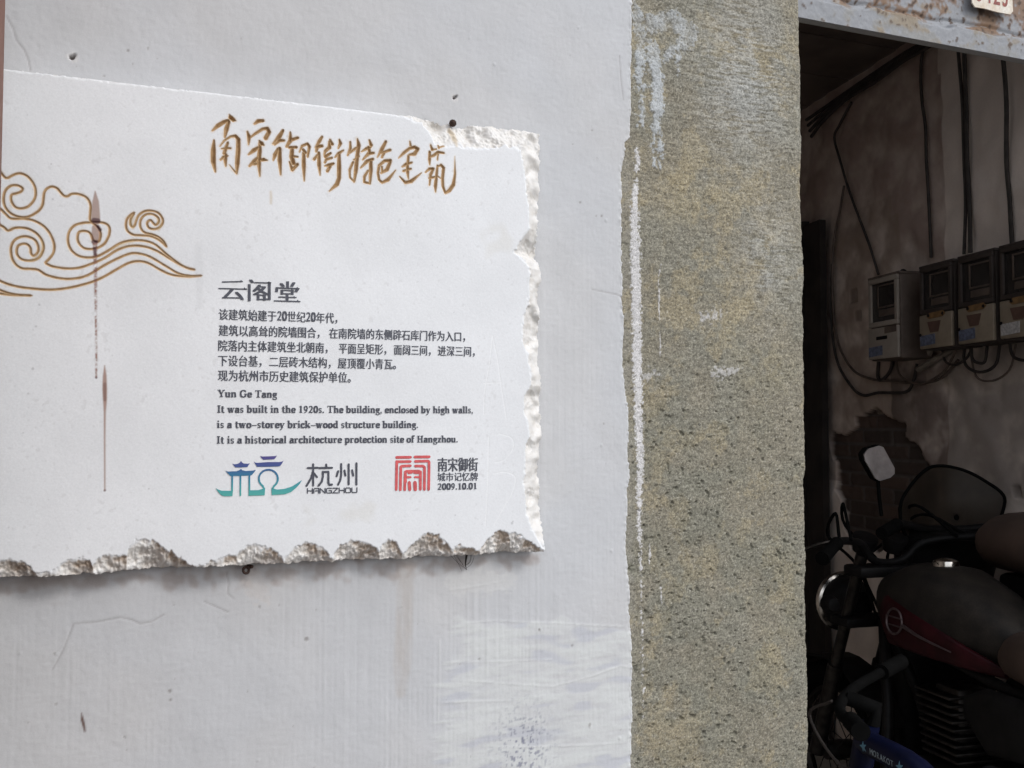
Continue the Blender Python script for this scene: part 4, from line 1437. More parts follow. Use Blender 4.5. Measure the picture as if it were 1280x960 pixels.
        o.extend(nib(arc(0.25, 0.33, 0.165, 0.31, 0, 360, 24), SW, HW))
    elif c == '1':
        S(0.26, 0, 0.66)
        T(0.26, 0, 0.15)
        Ln([(0.24, 0.64), (0.12, 0.57)], 0.05, 0.05)
    elif c == '2':
        Ln(arc(0.24, 0.48, 0.14, 0.16, 160, -20) + [(0.30, 0.28), (0.09, 0.04)], 0.11, 0.05)
        T(0.25, 0, 0.19, 0.10)
    elif c == '9':
        A(0.24, 0.44, 0.14, 0.20, 0, 360, w_=0.11)
        Ln([(0.38, 0.44), (0.35, 0.20), (0.22, 0.05), (0.12, 0.02)], 0.10, 0.05)
    return o, adv


def place(polys, width, z_top, A_, B_, hgt):
    """scale glyph polys (0..width, em units) so the baseline runs from A_ to B_ and one em is hgt high"""
    ax, az = A_
    bx_, bz_ = B_
    k = (bx_ - ax) / width
    sl = (bz_ - az) / (bx_ - ax)
    out = []
    for vs, fs in polys:
        out.append(([(ax + x * k, az + sl * x * k + z * hgt) for x, z in vs], fs))
    return out


def serif_line(s, a, b, em_px, dx=0.0):
    """a, b: baseline end pixels of the photograph"""
    polys, x = [], 0.0
    for c in s:
        g, adv = serif_glyph(c)
        polys += [([(u + x, v) for u, v in vs], fs) for vs, fs in g]
        x += adv
    A_, B_ = P(*a, YF), P(*b, YF)
    return place(polys, x, 0, A_, B_, em_px)


def song_line(s, a, b, em, thick=(-0.022, 0.0, 0.022), first=None):
    """Chinese line; the copies set a hair apart give the heavy stems of a Song face. a, b: baseline ends."""
    polys, x = [], 0.0
    for c in s:
        if c in '20' and len(s) > 6:
            g, adv = serif_glyph(c)
            polys += [([(u * 1.08 + x, v * 1.2 + 0.02) for u, v in vs], fs) for vs, fs in g]
            x += 0.54
            continue
        vs, fs = cjk(c)
        if c in '，。':
            for d in thick:
                polys.append(([(u + x + d - 0.0, v) for u, v in vs], fs))
            x += 1.0
            continue
        for d in thick:
            polys.append(([(u + x + d, v) for u, v in vs], fs))
        x += 1.0
    A_, B_ = P(*a, YF), P(*b, YF)
    return place(polys, x, 0, A_, B_, em)


def serifs_for(polys):
    return polys


mm = 1 / 1110.0
TITLE = []
TO, TS = (250, 330), 3.556


def song_stroke(l, w_=12.5, t_=5.4):
    for (a, b), (c, d) in zip(l[:-1], l[1:]):
        hp = hull([(x + sx_ * w_ / 2, z + sz_ * t_ / 2) for x, z in ((a, b), (c, d)) for sx_ in (-1, 1) for sz_ in (-1, 1)])
        TITLE.append(([P(TO[0] + u / TS, TO[1] + v / TS, YF) for u, v in hp], None))


for l in ([(104, 80), (184, 78)], [(88, 109), (203, 112)], [(143, 114), (122, 136), (108, 150)], [(104, 150), (176, 151)], [(162, 127), (178, 142), (188, 157)],
          [(219, 92), (219, 163)], [(225, 72), (233, 82)], [(247, 83), (310, 84)], [(308, 84), (308, 156)], [(292, 156), (308, 158)],
          [(264, 95), (252, 110), (240, 120)], [(264, 101), (287, 103)], [(287, 103), (268, 122), (242, 136)], [(256, 108), (278, 124), (299, 136)],
          [(258, 137), (258, 159)], [(258, 138), (287, 139)], [(286, 138), (286, 160)], [(258, 157), (287, 158)],
          [(389, 80), (389, 104)], [(360, 88), (370, 99)], [(417, 84), (407, 99)], [(342, 106), (340, 122)], [(343, 106), (436, 110)], [(434, 110), (426, 123)],
          [(364, 117), (364, 134)], [(364, 117), (411, 119)], [(410, 118), (410, 135)], [(364, 132), (410, 133)], [(354, 147), (423, 149)], [(387, 136), (387, 164)], [(334, 164), (440, 167)]):
    song_stroke(l)
for u, v in ((182, 74), (198, 107), (306, 80), (432, 105), (418, 145), (434, 162), (408, 114)):
    TITLE.append(([P(TO[0] + (u + a) / TS, TO[1] + (v + b) / TS, YF) for a, b in ((-9, 6), (0, -3), (7, 6))], None))
finish_print('title_lettering', TITLE, M_INK)
L = []
EMC = 14.4 * mm
L += song_line('该建筑始建于20世纪20年代，', (273, 398.5), (429, 403.5), EMC)
L += song_line('建筑以高耸的院墙围合，', (273, 418.5), (407, 421.7), EMC)
L += song_line('在南院墙的东侧辟石库门作为入口，', (411, 421.8), (588, 426.2), EMC)
L += song_line('院落内主体建筑坐北朝南，', (272, 437.5), (417, 440.5), EMC)
L += song_line('平面呈矩形，', (423, 440.7), (490, 442.3), EMC)
L += song_line('面阔三间，', (492, 442.4), (545, 443.6), EMC)
L += song_line('进深三间，', (547, 443.7), (600, 444.8), EMC)
L += song_line('下设台基，', (272, 456.3), (335, 457.4), EMC)
L += song_line('二层砖木结构，', (336, 457.5), (421, 459.2), EMC)
L += song_line('屋顶覆小青瓦。', (422, 459.3), (502, 460.8), EMC)
L += song_line('现为杭州市历史建筑保护单位。', (272, 475.0), (446, 477.4), EMC)
finish_print('chinese_lettering', L, M_INK)
L = []
EML = 13.0 * mm
L += serif_line('Yun Ge Tang', (272, 496.3), (346.5, 497.2), EML)
L += serif_line('It was built in the 1920s. The building, enclosed by high walls,', (271, 515.8), (591.5, 516.5), EML)
L += serif_line('is a two-storey brick-wood structure building.', (271, 535.0), (523.0, 534.9), EML)
L += serif_line('It is a historical architecture protection site of Hangzhou.', (270.5, 554.4), (572.5, 552.9), EML)
finish_print('english_lettering', L, M_INK)
# date block
L = song_line('南宋御街', (546.5, 588), (597.5, 587.5), 19.5 * mm, (-0.03, -0.01, 0.01, 0.03))
L += song_line('城市记忆牌', (546.5, 600.6), (597.5, 600.0), 12.2 * mm, (-0.02, 0.02))
L += serif_line('2009.10.01', (546.5, 612.3), (596.5, 611.4), 12.6 * mm)
finish_print('date_lettering', L, M_INK)


def pxpoly(l, o, s):
    return ([P(o[0] + a / s, o[1] + b / s, YF) for a, b in l], None)


def pxnib(l, o, s, w_, t_=None):
    """stroke in a close-up frame with a round-ish pen"""
    t_ = t_ or w_
    out = []
    for (a, b), (c, d) in zip(l[:-1], l[1:]):
        hp = hull([(x + math.cos(k * math.pi / 4) * w_ / 2, z + math.sin(k * math.pi / 4) * t_ / 2) for x, z in ((a, b), (c, d)) for k in range(8)])
        out.append(pxpoly(hp, o, s))
    return out


# city emblem (frame origin 262,560 scale 6.4): roofs, gate posts, round arch, boat hull
E_, ES = (262, 560), 6.4
L = []
roof1 = [(403, 62), (414, 66), (425, 68), (522, 64), (540, 60), (527, 78), (516, 90), (428, 94), (414, 78)]
L.append(pxpoly(roof1, E_, ES))
L.append(pxpoly([(352, 107), (366, 116), (385, 118), (470, 112), (470, 150), (378, 150), (368, 132)], E_, ES))
L.append(pxpoly([(470, 112), (560, 112), (578, 108), (592, 100), (582, 118), (568, 140), (556, 147), (470, 150)], E_, ES))
L.append(pxpoly([(180, 124), (196, 130), (225, 126), (242, 116), (250, 103), (250, 155), (206, 155), (194, 140)], E_, ES))
L.append(pxpoly([(250, 103), (259, 116), (275, 124), (305, 126), (321, 121), (312, 136), (302, 152), (250, 155)], E_, ES))
L.append(pxpoly([(126, 180), (145, 188), (215, 185), (236, 178), (250, 166), (250, 222), (168, 224), (148, 206)], E_, ES))
L.append(pxpoly([(250, 166), (263, 178), (290, 184), (345, 180), (370, 174), (358, 192), (340, 214), (328, 220), (250, 222)], E_, ES))
L += pxnib([(181, 222), (180, 345)], E_, ES, 14)
L += pxnib([(247, 222), (246, 378)], E_, ES, 13)
L += pxnib([(318, 220), (318, 345)], E_, ES, 14)
L.append(pxpoly([(48, 318), (64, 330), (95, 341), (187, 342), (182, 384), (120, 386), (92, 376), (68, 350)], E_, ES))
L.append(pxpoly([(312, 338), (392, 336), (444, 318), (440, 378), (310, 382)], E_, ES))
L.append(pxpoly([(494, 320), (540, 332), (600, 326), (600, 370), (496, 376)], E_, ES))
L.append(pxpoly([(600, 326), (660, 306), (705, 278), (738, 255), (722, 285), (690, 320), (650, 352), (600, 370)], E_, ES))
L += pxnib([(440 - 4, 325), (425, 305)] + [(470 + 76 * math.cos(R_(a)), 245 + 72 * math.sin(R_(a))) for a in range(125, 416, 12)] + [(506, 320)], E_, ES, 15)
emb = finish_print('city_emblem', L, M_LOGO)
zs = [v.co.z for v in emb.data.vertices]
logo_nodes(min(zs), max(zs))
# the two heavy characters and the wide roman word beside it
L = []
for st in ([(785, 160), (865, 158)], [(828, 130), (828, 300)], [(826, 190), (812, 240), (775, 302)], [(832, 200), (858, 232)], [(932, 132), (934, 150)], [(878, 160), (978, 158)],
           [(905, 190), (906, 230), (896, 270), (872, 300)], [(905, 192), (950, 190), (950, 280), (958, 294), (978, 292)],
           [(1052, 128), (1052, 220), (1044, 260), (1028, 292)], [(1112, 130), (1112, 290)], [(1174, 122), (1174, 292)], [(1028, 185), (1016, 225)], [(1078, 180), (1086, 220)], [(1140, 178), (1148, 220)]):
    L += pxnib(st, E_, ES, 17)
finish_print('city_lettering', L, M_INK)
L = []
x0, wd, gp = 782, 48, 11
zt0, zb0 = 324, 362
def roman(c, x, w_, dy):
    a, b = zt0 + dy, zb0 + dy
    m_ = (a + b) / 2
    return {'H': [[(x, a), (x, b)], [(x + w_, a), (x + w_, b)], [(x, m_), (x + w_, m_)]],
            'A': [[(x, b), (x, a + 8), (x + 8, a), (x + w_, a), (x + w_, b)], [(x + 14, m_), (x + w_, m_)]],
            'N': [[(x, b), (x, a), (x + w_, b), (x + w_, a)]],
            'G': [[(x + w_, a), (x + 6, a), (x, a + 6), (x, b - 6), (x + 6, b), (x + w_, b), (x + w_, m_), (x + w_ * .5, m_)]],
            'Z': [[(x, a), (x + w_, a), (x, b), (x + w_, b)]],
            'O': [[(x + 6, a), (x + w_ - 6, a), (x + w_, a + 6), (x + w_, b - 6), (x + w_ - 6, b), (x + 6, b), (x, b - 6), (x, a + 6), (x + 6, a)]],
            'U': [[(x, a), (x, b - 6), (x + 6, b), (x + w_ - 6, b), (x + w_, b - 6), (x + w_, a)]]}[c]
wk = (1178 - x0 - 7 * gp) / 8.0
for i, c in enumerate('HANGZHOU'):
    for st in roman(c, x0 + i * (wk + gp), wk, -6 * i / 7.0):
        L += pxnib(st, E_, ES, 8.5)
finish_print('roman_lettering', L, M_INK)
# red seal (frame 480,560 scale 9.846)
E2, S2 = (480, 560), 9.846
L = []
for st, w_ in (([(155, 115), (325, 113)], 34), ([(380, 110), (555, 108)], 34),
               ([(150, 510), (154, 300), (156, 165), (170, 168), (322, 166)], 33), ([(385, 164), (540, 160), (553, 170), (552, 300), (548, 508)], 33),
               ([(200, 512), (204, 330), (206, 232), (220, 222), (322, 218)], 33), ([(385, 222), (480, 222), (497, 236), (497, 350), (496, 510)], 33),
               ([(254, 514), (258, 380), (262, 290), (280, 284)], 33), ([(430, 284), (448, 292), (447, 400), (446, 508)], 33),
               ([(280, 286), (430, 284)], 34), ([(300, 310), (340, 305)], 20), ([(370, 305), (420, 308)], 22),
               ([(285, 358), (325, 358)], 26), ([(380, 358), (430, 358)], 26), ([(310, 425), (316, 510)], 40), ([(380, 425), (384, 510)], 44), ([(268, 330), (268, 420)], 24), ([(440, 330), (440, 420)], 22)):
    L += pxnib(st, E2, S2, w_)
finish_print('red_seal', L, M_RED)

# ---- nail, and rusty anchor and cobweb beneath the sign
q = P(566, 154.0, -0.026)
bm = bmesh.new()
lathe(bm, [(0, -0.030), (0.002, -0.030), (0.002, -0.004), (0.0042, -0.003), (0.0046, 0.0), (0.0038, 0.0012), (0.0015, 0.0022), (0, 0.0024)], (q[0], -0.026, q[1]), (-0.31, -0.92, -0.28), 9)
tag(obj('nail', bm, M_RUST), 'rust-black nail head at the top right edge of the marble plaque', 'nail')
q = P(311, 712.5, -0.010)
bm = bmesh.new()
torus(bm, (q[0] - 0.003, -0.010, q[1]), (0.3, -1, 0.2), 0.0034, 0.0016, 12, 6)
tube(bm, [(q[0] + 0.001, 0.004, q[1] + 0.003), (q[0] + 0.001, -0.004, q[1] + 0.003), (q[0] + 0.004, -0.009, q[1] + 0.0035)], [0.002, 0.0026, 0.0018], 7, 3)
tag(obj('wall_anchor', bm, M_RUST), 'small rusty wall anchor under the lower edge of the marble plaque', 'wall anchor')
bm = bmesh.new()
rnd = random.Random(4)
qa = P(582, 697, -0.012)
for k in range(7):
    a = Vector((qa[0] + rnd.uniform(-0.022, 0.016), rnd.uniform(-0.014, -0.004), qa[1] + 0.004))
    b = Vector((qa[0] + rnd.uniform(-0.004, 0.006), -0.004, qa[1] - rnd.uniform(0.008, 0.018)))
    tube(bm, [a, (a + b) / 2 + Vector((0.002, 0, -0.003)), b], [0.00015, 0.0002, 0.0001], 5, 3)
tube(bm, [(qa[0] + 0.003, -0.008, qa[1] + 0.004), (qa[0] + 0.002, -0.006, qa[1] - 0.008), (qa[0] + 0.004, -0.004, qa[1] - 0.016)], [0.0016, 0.0008, 0.0003], 6, 3)
tag(obj('cobweb', bm, M_CABLE), 'dusty brown cobweb hanging from the lower right underside of the marble plaque', 'cobweb')

# ---- house number plate on the lintel
YP = YL - 0.012
c = [P(1214, 9, YP), P(1265, 19, YP)]
x0_, x1_ = c[0][0], c[1][0]
zb_ = (c[0][1] + c[1][1]) / 2
pl = empty('house_number_plate', (x0_, YP, zb_))
tag(pl, 'chipped white enamel plate with red digits on the rusty lintel', 'number plate')
wd_ = x1_ - x0_
bm = bmesh.new()
rr_ = 0.006
outl = [(rr_, 0), (wd_ * .3, 0.0008), (wd_ * .6, -0.0006), (wd_ - rr_, 0), (wd_, rr_), (wd_ - 0.001, 0.03), (wd_, 0.065), (wd_ - rr_, 0.071), (rr_, 0.071), (0, 0.065), (0.0008, 0.03), (0, rr_)]
plate(bm, outl, ((0, 0, 0), (1, 0, 0), (0, 0, 1), (0, -1, 0)), 0.0022)
obj('enamel_plate', bm, M_ENAMEL, pl)
polys, xx = [], 0.0
for ch in '3423':
    vs, fs = font_mesh(ch)
    for d in (-0.02, 0.02):
        polys.append(([(u + xx + d, v) for u, v in vs], fs))
    xx += 0.62
kx = (wd_ * 0.84) / xx
V, Fc = [], []
for k, (vs, fs) in enumerate(polys):
    o = len(V)
    V += [(wd_ * 0.09 + a * kx, -0.0026 - 0.00003 * (k % 2), 0.011 + b * 0.058) for a, b in vs]
    Fc += [[o + i for i in f] for f in fs]
me = bpy.data.meshes.new('digits')
me.from_pydata(V, [], Fc)
obj('digits', me, M_REDLET, pl)
bm = bmesh.new()
lathe(bm, [(0, -0.004), (0.003, -0.004), (0.0035, 0.0), (0.002, 0.0015), (0, 0.002)], (wd_ * 0.93, -0.0035, 0.060), (0, -1, 0), 10)
obj('screw', bm, M_RUST, pl)

# =================================================================== PASSAGE CONTENTS
# ---- electricity meters
random.seed(3)
ANG = math.atan2(D2[1], D2[0])


def meter(name, face_l, face_r, z0, z1, style, label):
    """face_l > face_r are t values along the wall (far and near edges)"""
    dep = 0.125 if style else 0.15
    wdt = face_l - face_r
    root = empty(name, W(face_l, z0, 0.0))
    # local frame: x runs from the far edge to the near edge, y into the passage
    ex_, ey_ = Vector(-D2), Vector(N2)
    root.matrix_world = Matrix(((ex_.x, ey_.x, 0, root.location.x), (ex_.y, ey_.y, 0, root.location.y), (0, 0, 1, root.location.z), (0, 0, 0, 1)))
    tag(root, label, 'electricity meter', 'electricity meters on the passage wall')
    hgt = z1 - z0
    hp = hgt * (0.43 if style else 0.40)
    bm = bmesh.new()
    box(bm, (0, 0.012, 0), (wdt, dep, hgt), 0.006)
    box(bm, (-0.004, 0.010, hgt - 0.004), (wdt + 0.004, dep + 0.008, hgt + 0.006), 0.003)
    obj('case', bm, M_DARKCASE if style else M_CASE, root)
    bm = bmesh.new()
    fw = 0.016 if style else 0.02
    y0_, y1_ = dep + 0.0005, dep + 0.012
    for a, b in (((0.004, hp), (wdt - 0.004, hp + fw)), ((0.004, hgt - fw - 0.004), (wdt - 0.004, hgt - 0.004)), ((0.004, hp + fw), (0.004 + fw, hgt - fw - 0.004)), ((wdt - 0.004 - fw, hp + fw), (wdt - 0.004, hgt - fw - 0.004))):
        box(bm, (a[0], y0_, a[1]), (b[0], y1_, b[1]), 0.0025)
    fr = obj('window_frame', bm, M_DARKCASE if style else M_PALE, root)
    bm = bmesh.new()
    box(bm, (fw, dep + 0.001, hp + fw), (wdt - fw, dep + 0.005, hgt - fw), 0.001)
    obj('window', bm, M_GLASS, root)
    bm = bmesh.new()
    ix0, ix1 = wdt * 0.30, wdt - fw - 0.004
    for a, b in (((ix0, hgt * 0.62), (ix1, hgt * 0.64)), ((ix0, hgt * 0.88), (ix1, hgt * 0.90)), ((ix0, hgt * 0.64), (ix0 + 0.008, hgt * 0.88)), ((ix0 + 0.008, hgt * 0.52), (ix1, hgt * 0.60))):
        box(bm, (a[0], dep + 0.0052, a[1]), (b[0], dep + 0.008, b[1]), 0.001)
    obj('dial_face', bm, M_CASE, root)
    bm = bmesh.new()
    box(bm, (0.002, dep + 0.0005, 0.004), (wdt - 0.002, dep + 0.014, hp - 0.004), 0.004)
    pn = obj('cover_panel', bm, M_CREAM if style else M_PALE, root)
    yf = dep + 0.0142
    fr_ = ((0, yf, 0), (1, 0, 0), (0, 0, 1), (0, 1, 0))
    bm = bmesh.new()
    plate(bm, [(0.008, 0.014), (wdt * 0.50, 0.018), (wdt * 0.50, 0.055), (0.008, 0.052)], fr_, 0.001)
    obj('blue_label', bm, M_WHITE_L if style == 3 else M_BLUE_L, pn)
    if style:
        bm = bmesh.new()
        plate(bm, [(wdt * .36, hp * .46), (wdt * .60, hp * .46), (wdt * .68, hp * .76), (wdt * .28, hp * .76)], fr_, 0.002)
        obj('brown_shield', bm, M_BROWN_L, pn)
        bm = bmesh.new()
        plate(bm, [(wdt * .34, hp * .84), (wdt * .74, hp * .86), (wdt * .82, hp * .93), (wdt * .76, hp * 1.02), (wdt * .36, hp * 1.00), (wdt * .27, hp * .91)], fr_, 0.003)
        obj('seal_plate', bm, M_ORANGE, pn)
        for u, dy, v in ((wdt * 0.33, 0.003, 0.93), (wdt * 0.76, 0.003, 0.93), (0.010, 0.0, 0.42)):
            obj('screw', lathe(bmesh.new(), [(0, 0), (0.006, 0), (0.005, 0.003), (0, 0.004)], (u, yf + dy, hp * v), (0, 1, 0), 8), M_BLACKMETAL, pn)
    else:
        bm = bmesh.new()
        plate(bm, [(wdt * .30, hp * .60), (wdt * .66, hp * .60), (wdt * .66, hp * .70), (wdt * .30, hp * .70)], fr_, 0.001)
        obj('black_label', bm, M_BLACKMETAL, pn)
        bm = bmesh.new()
        plate(bm, [(wdt * .58, hp * .76), (wdt * .96, hp * .78), (wdt * .96, hp * .97), (wdt * .58, hp * .95)], fr_, 0.001)
        obj('grey_label', bm, M_CASE, pn)
        bm = bmesh.new()
        torus(bm, (wdt * 0.55, dep * 0.5, hgt + 0.012), (1, 0, 0), 0.014, 0.004, 14, 6)
        obj('hanging_eye', bm, M_STEEL, root)
    return root


ZT, ZB = 2.090, 1.785
m_def = [((1093, 345), (1131, 345), 0, 'pale cased electricity meter with a light window frame, the one farthest into the passage'),
         ((1150, 336), (1191, 325), 1, 'dark windowed electricity meter directly beside the pale cased one'),
         ((1198, 324), (1243, 312), 2, 'dark electricity meter with an orange seal, second of the dark ones from the pale case'),
         ((1250, 311), (1303, 298), 3, 'electricity meter with a white label, cut off by the right edge of the photo')]
MT = []
for a, b, stl, lab in m_def:
    tl, tr = Q(*a, 0.13)[0], Q(*b, 0.13)[0]
    MT.append((tl, tr))
    meter('electricity_meter', tl, tr, ZB if stl else ZB - 0.02, ZT, stl, lab)


# ---- cables on the side wall
def cable(pts, r, label, mtl=M_CABLE, off=0.016, group='cables on the passage wall', name='cable'):
    bm = bmesh.new()
    p3 = []
    for p in pts:
        o_ = p[2] if len(p) > 2 else off
        t_, z_ = Q(p[0], p[1], o_)
        p3.append(W(t_, z_, o_))
    tube(bm, p3, r * 0.78, 7, 5)
    return tag(obj(name, bm, mtl), label, 'cable', group)


cable([(1165, 40), (1154, 62), (1151, 95), (1153, 130), (1157, 160), (1158, 200), (1161, 250), (1164, 322)], 0.008, 'single dark cable dropping to the dark meter beside the pale cased one')
cable([(1196, 45), (1199, 80), (1203, 130), (1205, 200), (1207, 255), (1205, 318)], 0.008, 'thinner one of the twin cables dropping to the middle dark meter')
cable([(1205, 45), (1206, 90), (1208, 140), (1209, 200), (1212, 260), (1213, 316)], 0.010, 'thicker one of the twin cables dropping to the middle dark meter')
cable([(1251, 52), (1255, 85), (1258, 130), (1258, 200), (1262, 250), (1265, 305)], 0.010, 'dark cable dropping to the meter cut off by the right edge')
for k in range(4):
    cable([(1008 + 2 * k, 150 + 7 * k), (1030, 135 + 5 * k), (1060, 114 + 3 * k), (1095, 90 + 4 * k), (1130, 67 + 3 * k), (1165, 47 + 3 * k), (1200, 22 + 3 * k), (1240, -8 + 3 * k)], 0.010,
          'dark cable of the bundle running along under the passage ceiling', off=0.03 + 0.006 * k, group='cable bundle under the ceiling')
cable([(1064, 128), (1050, 155), (1043, 172), (1050, 200), (1062, 240), (1075, 275), (1088, 310), (1098, 343)], 0.007, 'dark bent cable running down the damp plaster to the pale cased meter')
cable([(1055, 232), (1050, 262), (1044, 290), (1041, 320), (1041, 370), (1044, 410), (1052, 440), (1068, 464), (1090, 474), (1108, 476), (1130, 478), (1160, 478), (1180, 470), (1198, 450)], 0.007,
      'long pale-edged cable hanging down and looping under the pale cased meter', M_CASE)
cable([(1040, 330), (1039, 400), (1046, 450), (1062, 480), (1078, 494), (1098, 491), (1132, 490), (1142, 475), (1146, 455)], 0.008, 'thick dark cable sagging lowest beneath the pale cased meter')
cable([(1098, 452), (1097, 470), (1102, 475), (1112, 465), (1116, 452)], 0.009, 'short dark cable loop right below the pale cased meter')
cable([(1206, 432), (1205, 450), (1212, 461), (1228, 465), (1245, 455), (1250, 428)], 0.007, 'dark cable loop hanging below the middle dark meter', off=0.03)
cable([(1214, 434), (1215, 447), (1221, 453), (1231, 452), (1234, 432)], 0.007, 'small inner cable loop below the middle dark meter', off=0.04)
cable([(1262, 424), (1264, 440), (1270, 448), (1284, 450), (1296, 440)], 0.007, 'dark cable loop below the meter cut off by the right edge', off=0.03)
cable([(1148, 462), (1165, 452), (1180, 444), (1192, 436), (1198, 432)], 0.016, 'thick pale conduit slanting below the dark meters', M_PALECABLE, 0.03)
cable([(1158, 446), (1163, 438), (1165, 430)], 0.017, 'pale cable gland below the meter beside the pale cased one', M_PALECABLE, 0.03)

cable([(1120, 452), (1126, 470), (1150, 480), (1178, 466), (1190, 448), (1196, 434)], 0.006, 'thin cable curving from the pale cased meter to the dark meter beside it', M_CASE, 0.03)
cable([(1212, 434), (1220, 470), (1240, 476), (1262, 462), (1270, 430)], 0.005, 'thin slack cable hanging lowest between the dark meters', M_CASE, 0.025)
cable([(1178, 438), (1182, 452), (1194, 456), (1208, 448), (1216, 432)], 0.006, 'short cable bridging the two inner dark meters from below', off=0.035)

# ---- motorcycle (x forward, y left, z up)
HEAD = math.atan2(0.985, 0.17)


def wheel(root, x, r, wtyre, spokes=16):
    wh = empty('wheel', (x, 0, r))
    wh.parent = root
    bm = bmesh.new()
    torus(bm, (0, 0, 0), (0, 1, 0), r - wtyre, wtyre, 48, 10)
    obj('tyre', bm, M_BLACK, wh)
    bm = bmesh.new()
    torus(bm, (0, 0, 0), (0, 1, 0), r - 2 * wtyre, wtyre * 0.35, 48, 6)
    lathe(bm, [(0, -0.05), (0.03, -0.05), (0.035, 0), (0.03, 0.05), (0, 0.05)], (0, 0, 0), (0, 1, 0), 14)
    obj('rim', bm, M_STEEL, wh)
    bm = bmesh.new()
    for k in range(spokes):
        a = 2 * math.pi * k / spokes
        s_ = (-1) ** k
        tube(bm, [(0.03 * math.cos(a + 0.5), s_ * 0.03, 0.03 * math.sin(a + 0.5)), ((r - 2 * wtyre) * math.cos(a), 0, (r - 2 * wtyre) * math.sin(a))], 0.0018, 5)
    obj('spokes', bm, M_STEEL, wh)
    return wh


mc = empty('motorcycle', (2.25, 0.93, FZ), R_(83))
tag(mc, 'dusty dark motorcycle with maroon tank side and round badge, parked in the passage', 'motorcycle')
wheel(mc, 0.72, 0.30, 0.045)
wheel(mc, -0.60, 0.30, 0.055)
for s_ in (-1, 1):
    bm = bmesh.new()
    tube(bm, [(0.72, s_ * 0.085, 0.30), (0.60, s_ * 0.085, 0.62)], 0.026, 12)
    tube(bm, [(0.60, s_ * 0.085, 0.62), (0.445, s_ * 0.085, 1.00)], 0.019, 12)
    obj('fork_tube', bm, M_STEEL, mc)
bm = bmesh.new()
box(bm, (0.40, -0.12, 0.93), (0.50, 0.12, 0.965), 0.01)
obj('fork_clamp', bm, M_BLACKMETAL, mc)
bm = bmesh.new()
box(bm, (0.48, -0.12, 0.76), (0.58, 0.12, 0.79), 0.01)
obj('fork_clamp', bm, M_BLACKMETAL, mc)
bm = bmesh.new()
for k in range(12):
    a0, a1 = R_(20 + k * 11), R_(20 + (k + 1) * 11)
    for rr0, rr1 in ((0.315, 0.322),):
        vs = [bm.verts.new((0.72 + r_ * math.cos(a), y_, 0.30 + r_ * math.sin(a))) for a in (a0, a1) for y_ in (-0.06, 0.06) for r_ in (rr0, rr1)]
        for q in ((0, 1, 3, 2), (4, 6, 7, 5), (0, 4, 5, 1), (2, 3, 7, 6), (1, 5, 7, 3), (0, 2, 6, 4)):
            bm.faces.new([vs[i] for i in q])
obj('fender', bm, M_BLACKMETAL, mc)
hl = obj('headlight', lathe(bmesh.new(), [(0, -0.10), (0.05, -0.095), (0.082, -0.05), (0.09, 0.0), (0.088, 0.01)], (0.68, 0, 0.81), (1, 0, 0.02), 28), M_BLACKMETAL, mc)
obj('headlight_rim', torus(bmesh.new(), (0.686, 0, 0.81), (1, 0, 0.02), 0.088, 0.013, 36, 8), M_CHROME, hl)
obj('headlight_glass', lathe(bmesh.new(), [(0.084, 0.004), (0.06, 0.022), (0.03, 0.031), (0, 0.033)], (0.68, 0, 0.81), (1, 0, 0.02), 28), M_MIRROR, hl)
hb = obj('handlebar', tube(bmesh.new(), [(0.22, 0.36, 1.03), (0.30, 0.27, 1.06), (0.40, 0.12, 1.04), (0.43, 0.05, 0.98), (0.43, -0.05, 0.98), (0.40, -0.12, 1.04), (0.30, -0.27, 1.06), (0.22, -0.36, 1.03)], 0.012, 10, 5), M_BLACKMETAL, mc)
for s_ in (-1, 1):
    obj('grip', tube(bmesh.new(), [(0.29, s_ * 0.275, 1.058), (0.26, s_ * 0.31, 1.048), (0.21, s_ * 0.375, 1.025)], [0.02, 0.018, 0.021], 12), M_BLACK, hb)
    obj('brake_lever', tube(bmesh.new(), [(0.34, s_ * 0.23, 1.06), (0.345, s_ * 0.30, 1.05), (0.32, s_ * 0.39, 1.03)], [0.008, 0.006, 0.008], 8, 3), M_STEEL, hb)
    obj('indicator', lathe(bmesh.new(), [(0, -0.035), (0.02, -0.03), (0.03, 0.0), (0.026, 0.012), (0, 0.016)], (0.50, s_ * 0.17, 0.84), (1, 0, 0), 16), M_BLACKMETAL, mc)
    obj('gauge', lathe(bmesh.new(), [(0, -0.05), (0.03, -0.045), (0.042, 0.0), (0.04, 0.008), (0, 0.01)], (0.47, s_ * 0.055, 1.045), (-0.45, 0, 1), 18), M_BLACKMETAL, mc)
for k, (ya, yb, zz) in enumerate(((0.24, 0.05, 1.13), (0.20, -0.04, 1.16), (-0.22, 0.03, 1.12), (-0.18, -0.06, 1.15))):
    obj('control_cable', tube(bmesh.new(), [(0.33, ya, 1.06), (0.46, ya * 0.7, zz), (0.54, (ya + yb) / 2, zz - 0.08), (0.52, yb, 0.95), (0.42, yb, 0.80)], 0.005, 6, 5), M_BLACK, hb)
tk = obj('fuel_tank', loft(bmesh.new(), [((0.40, 0, 0.865), (0, 0.035, 0), (0.0, 0, 0.045)), ((0.36, 0, 0.87), (0, 0.095, 0), (0, 0, 0.085)), ((0.24, 0, 0.88), (0, 0.135, 0), (0, 0, 0.118)), ((0.10, 0, 0.88), (0, 0.140, 0), (0, 0, 0.122)),
                                         ((-0.03, 0, 0.862), (0, 0.115, 0), (0, 0, 0.10)), ((-0.14, 0, 0.835), (0, 0.075, 0), (0, 0, 0.065)), ((-0.18, 0, 0.825), (0, 0.03, 0), (0, 0, 0.03))], 28, 2.5), M_TANK, mc)
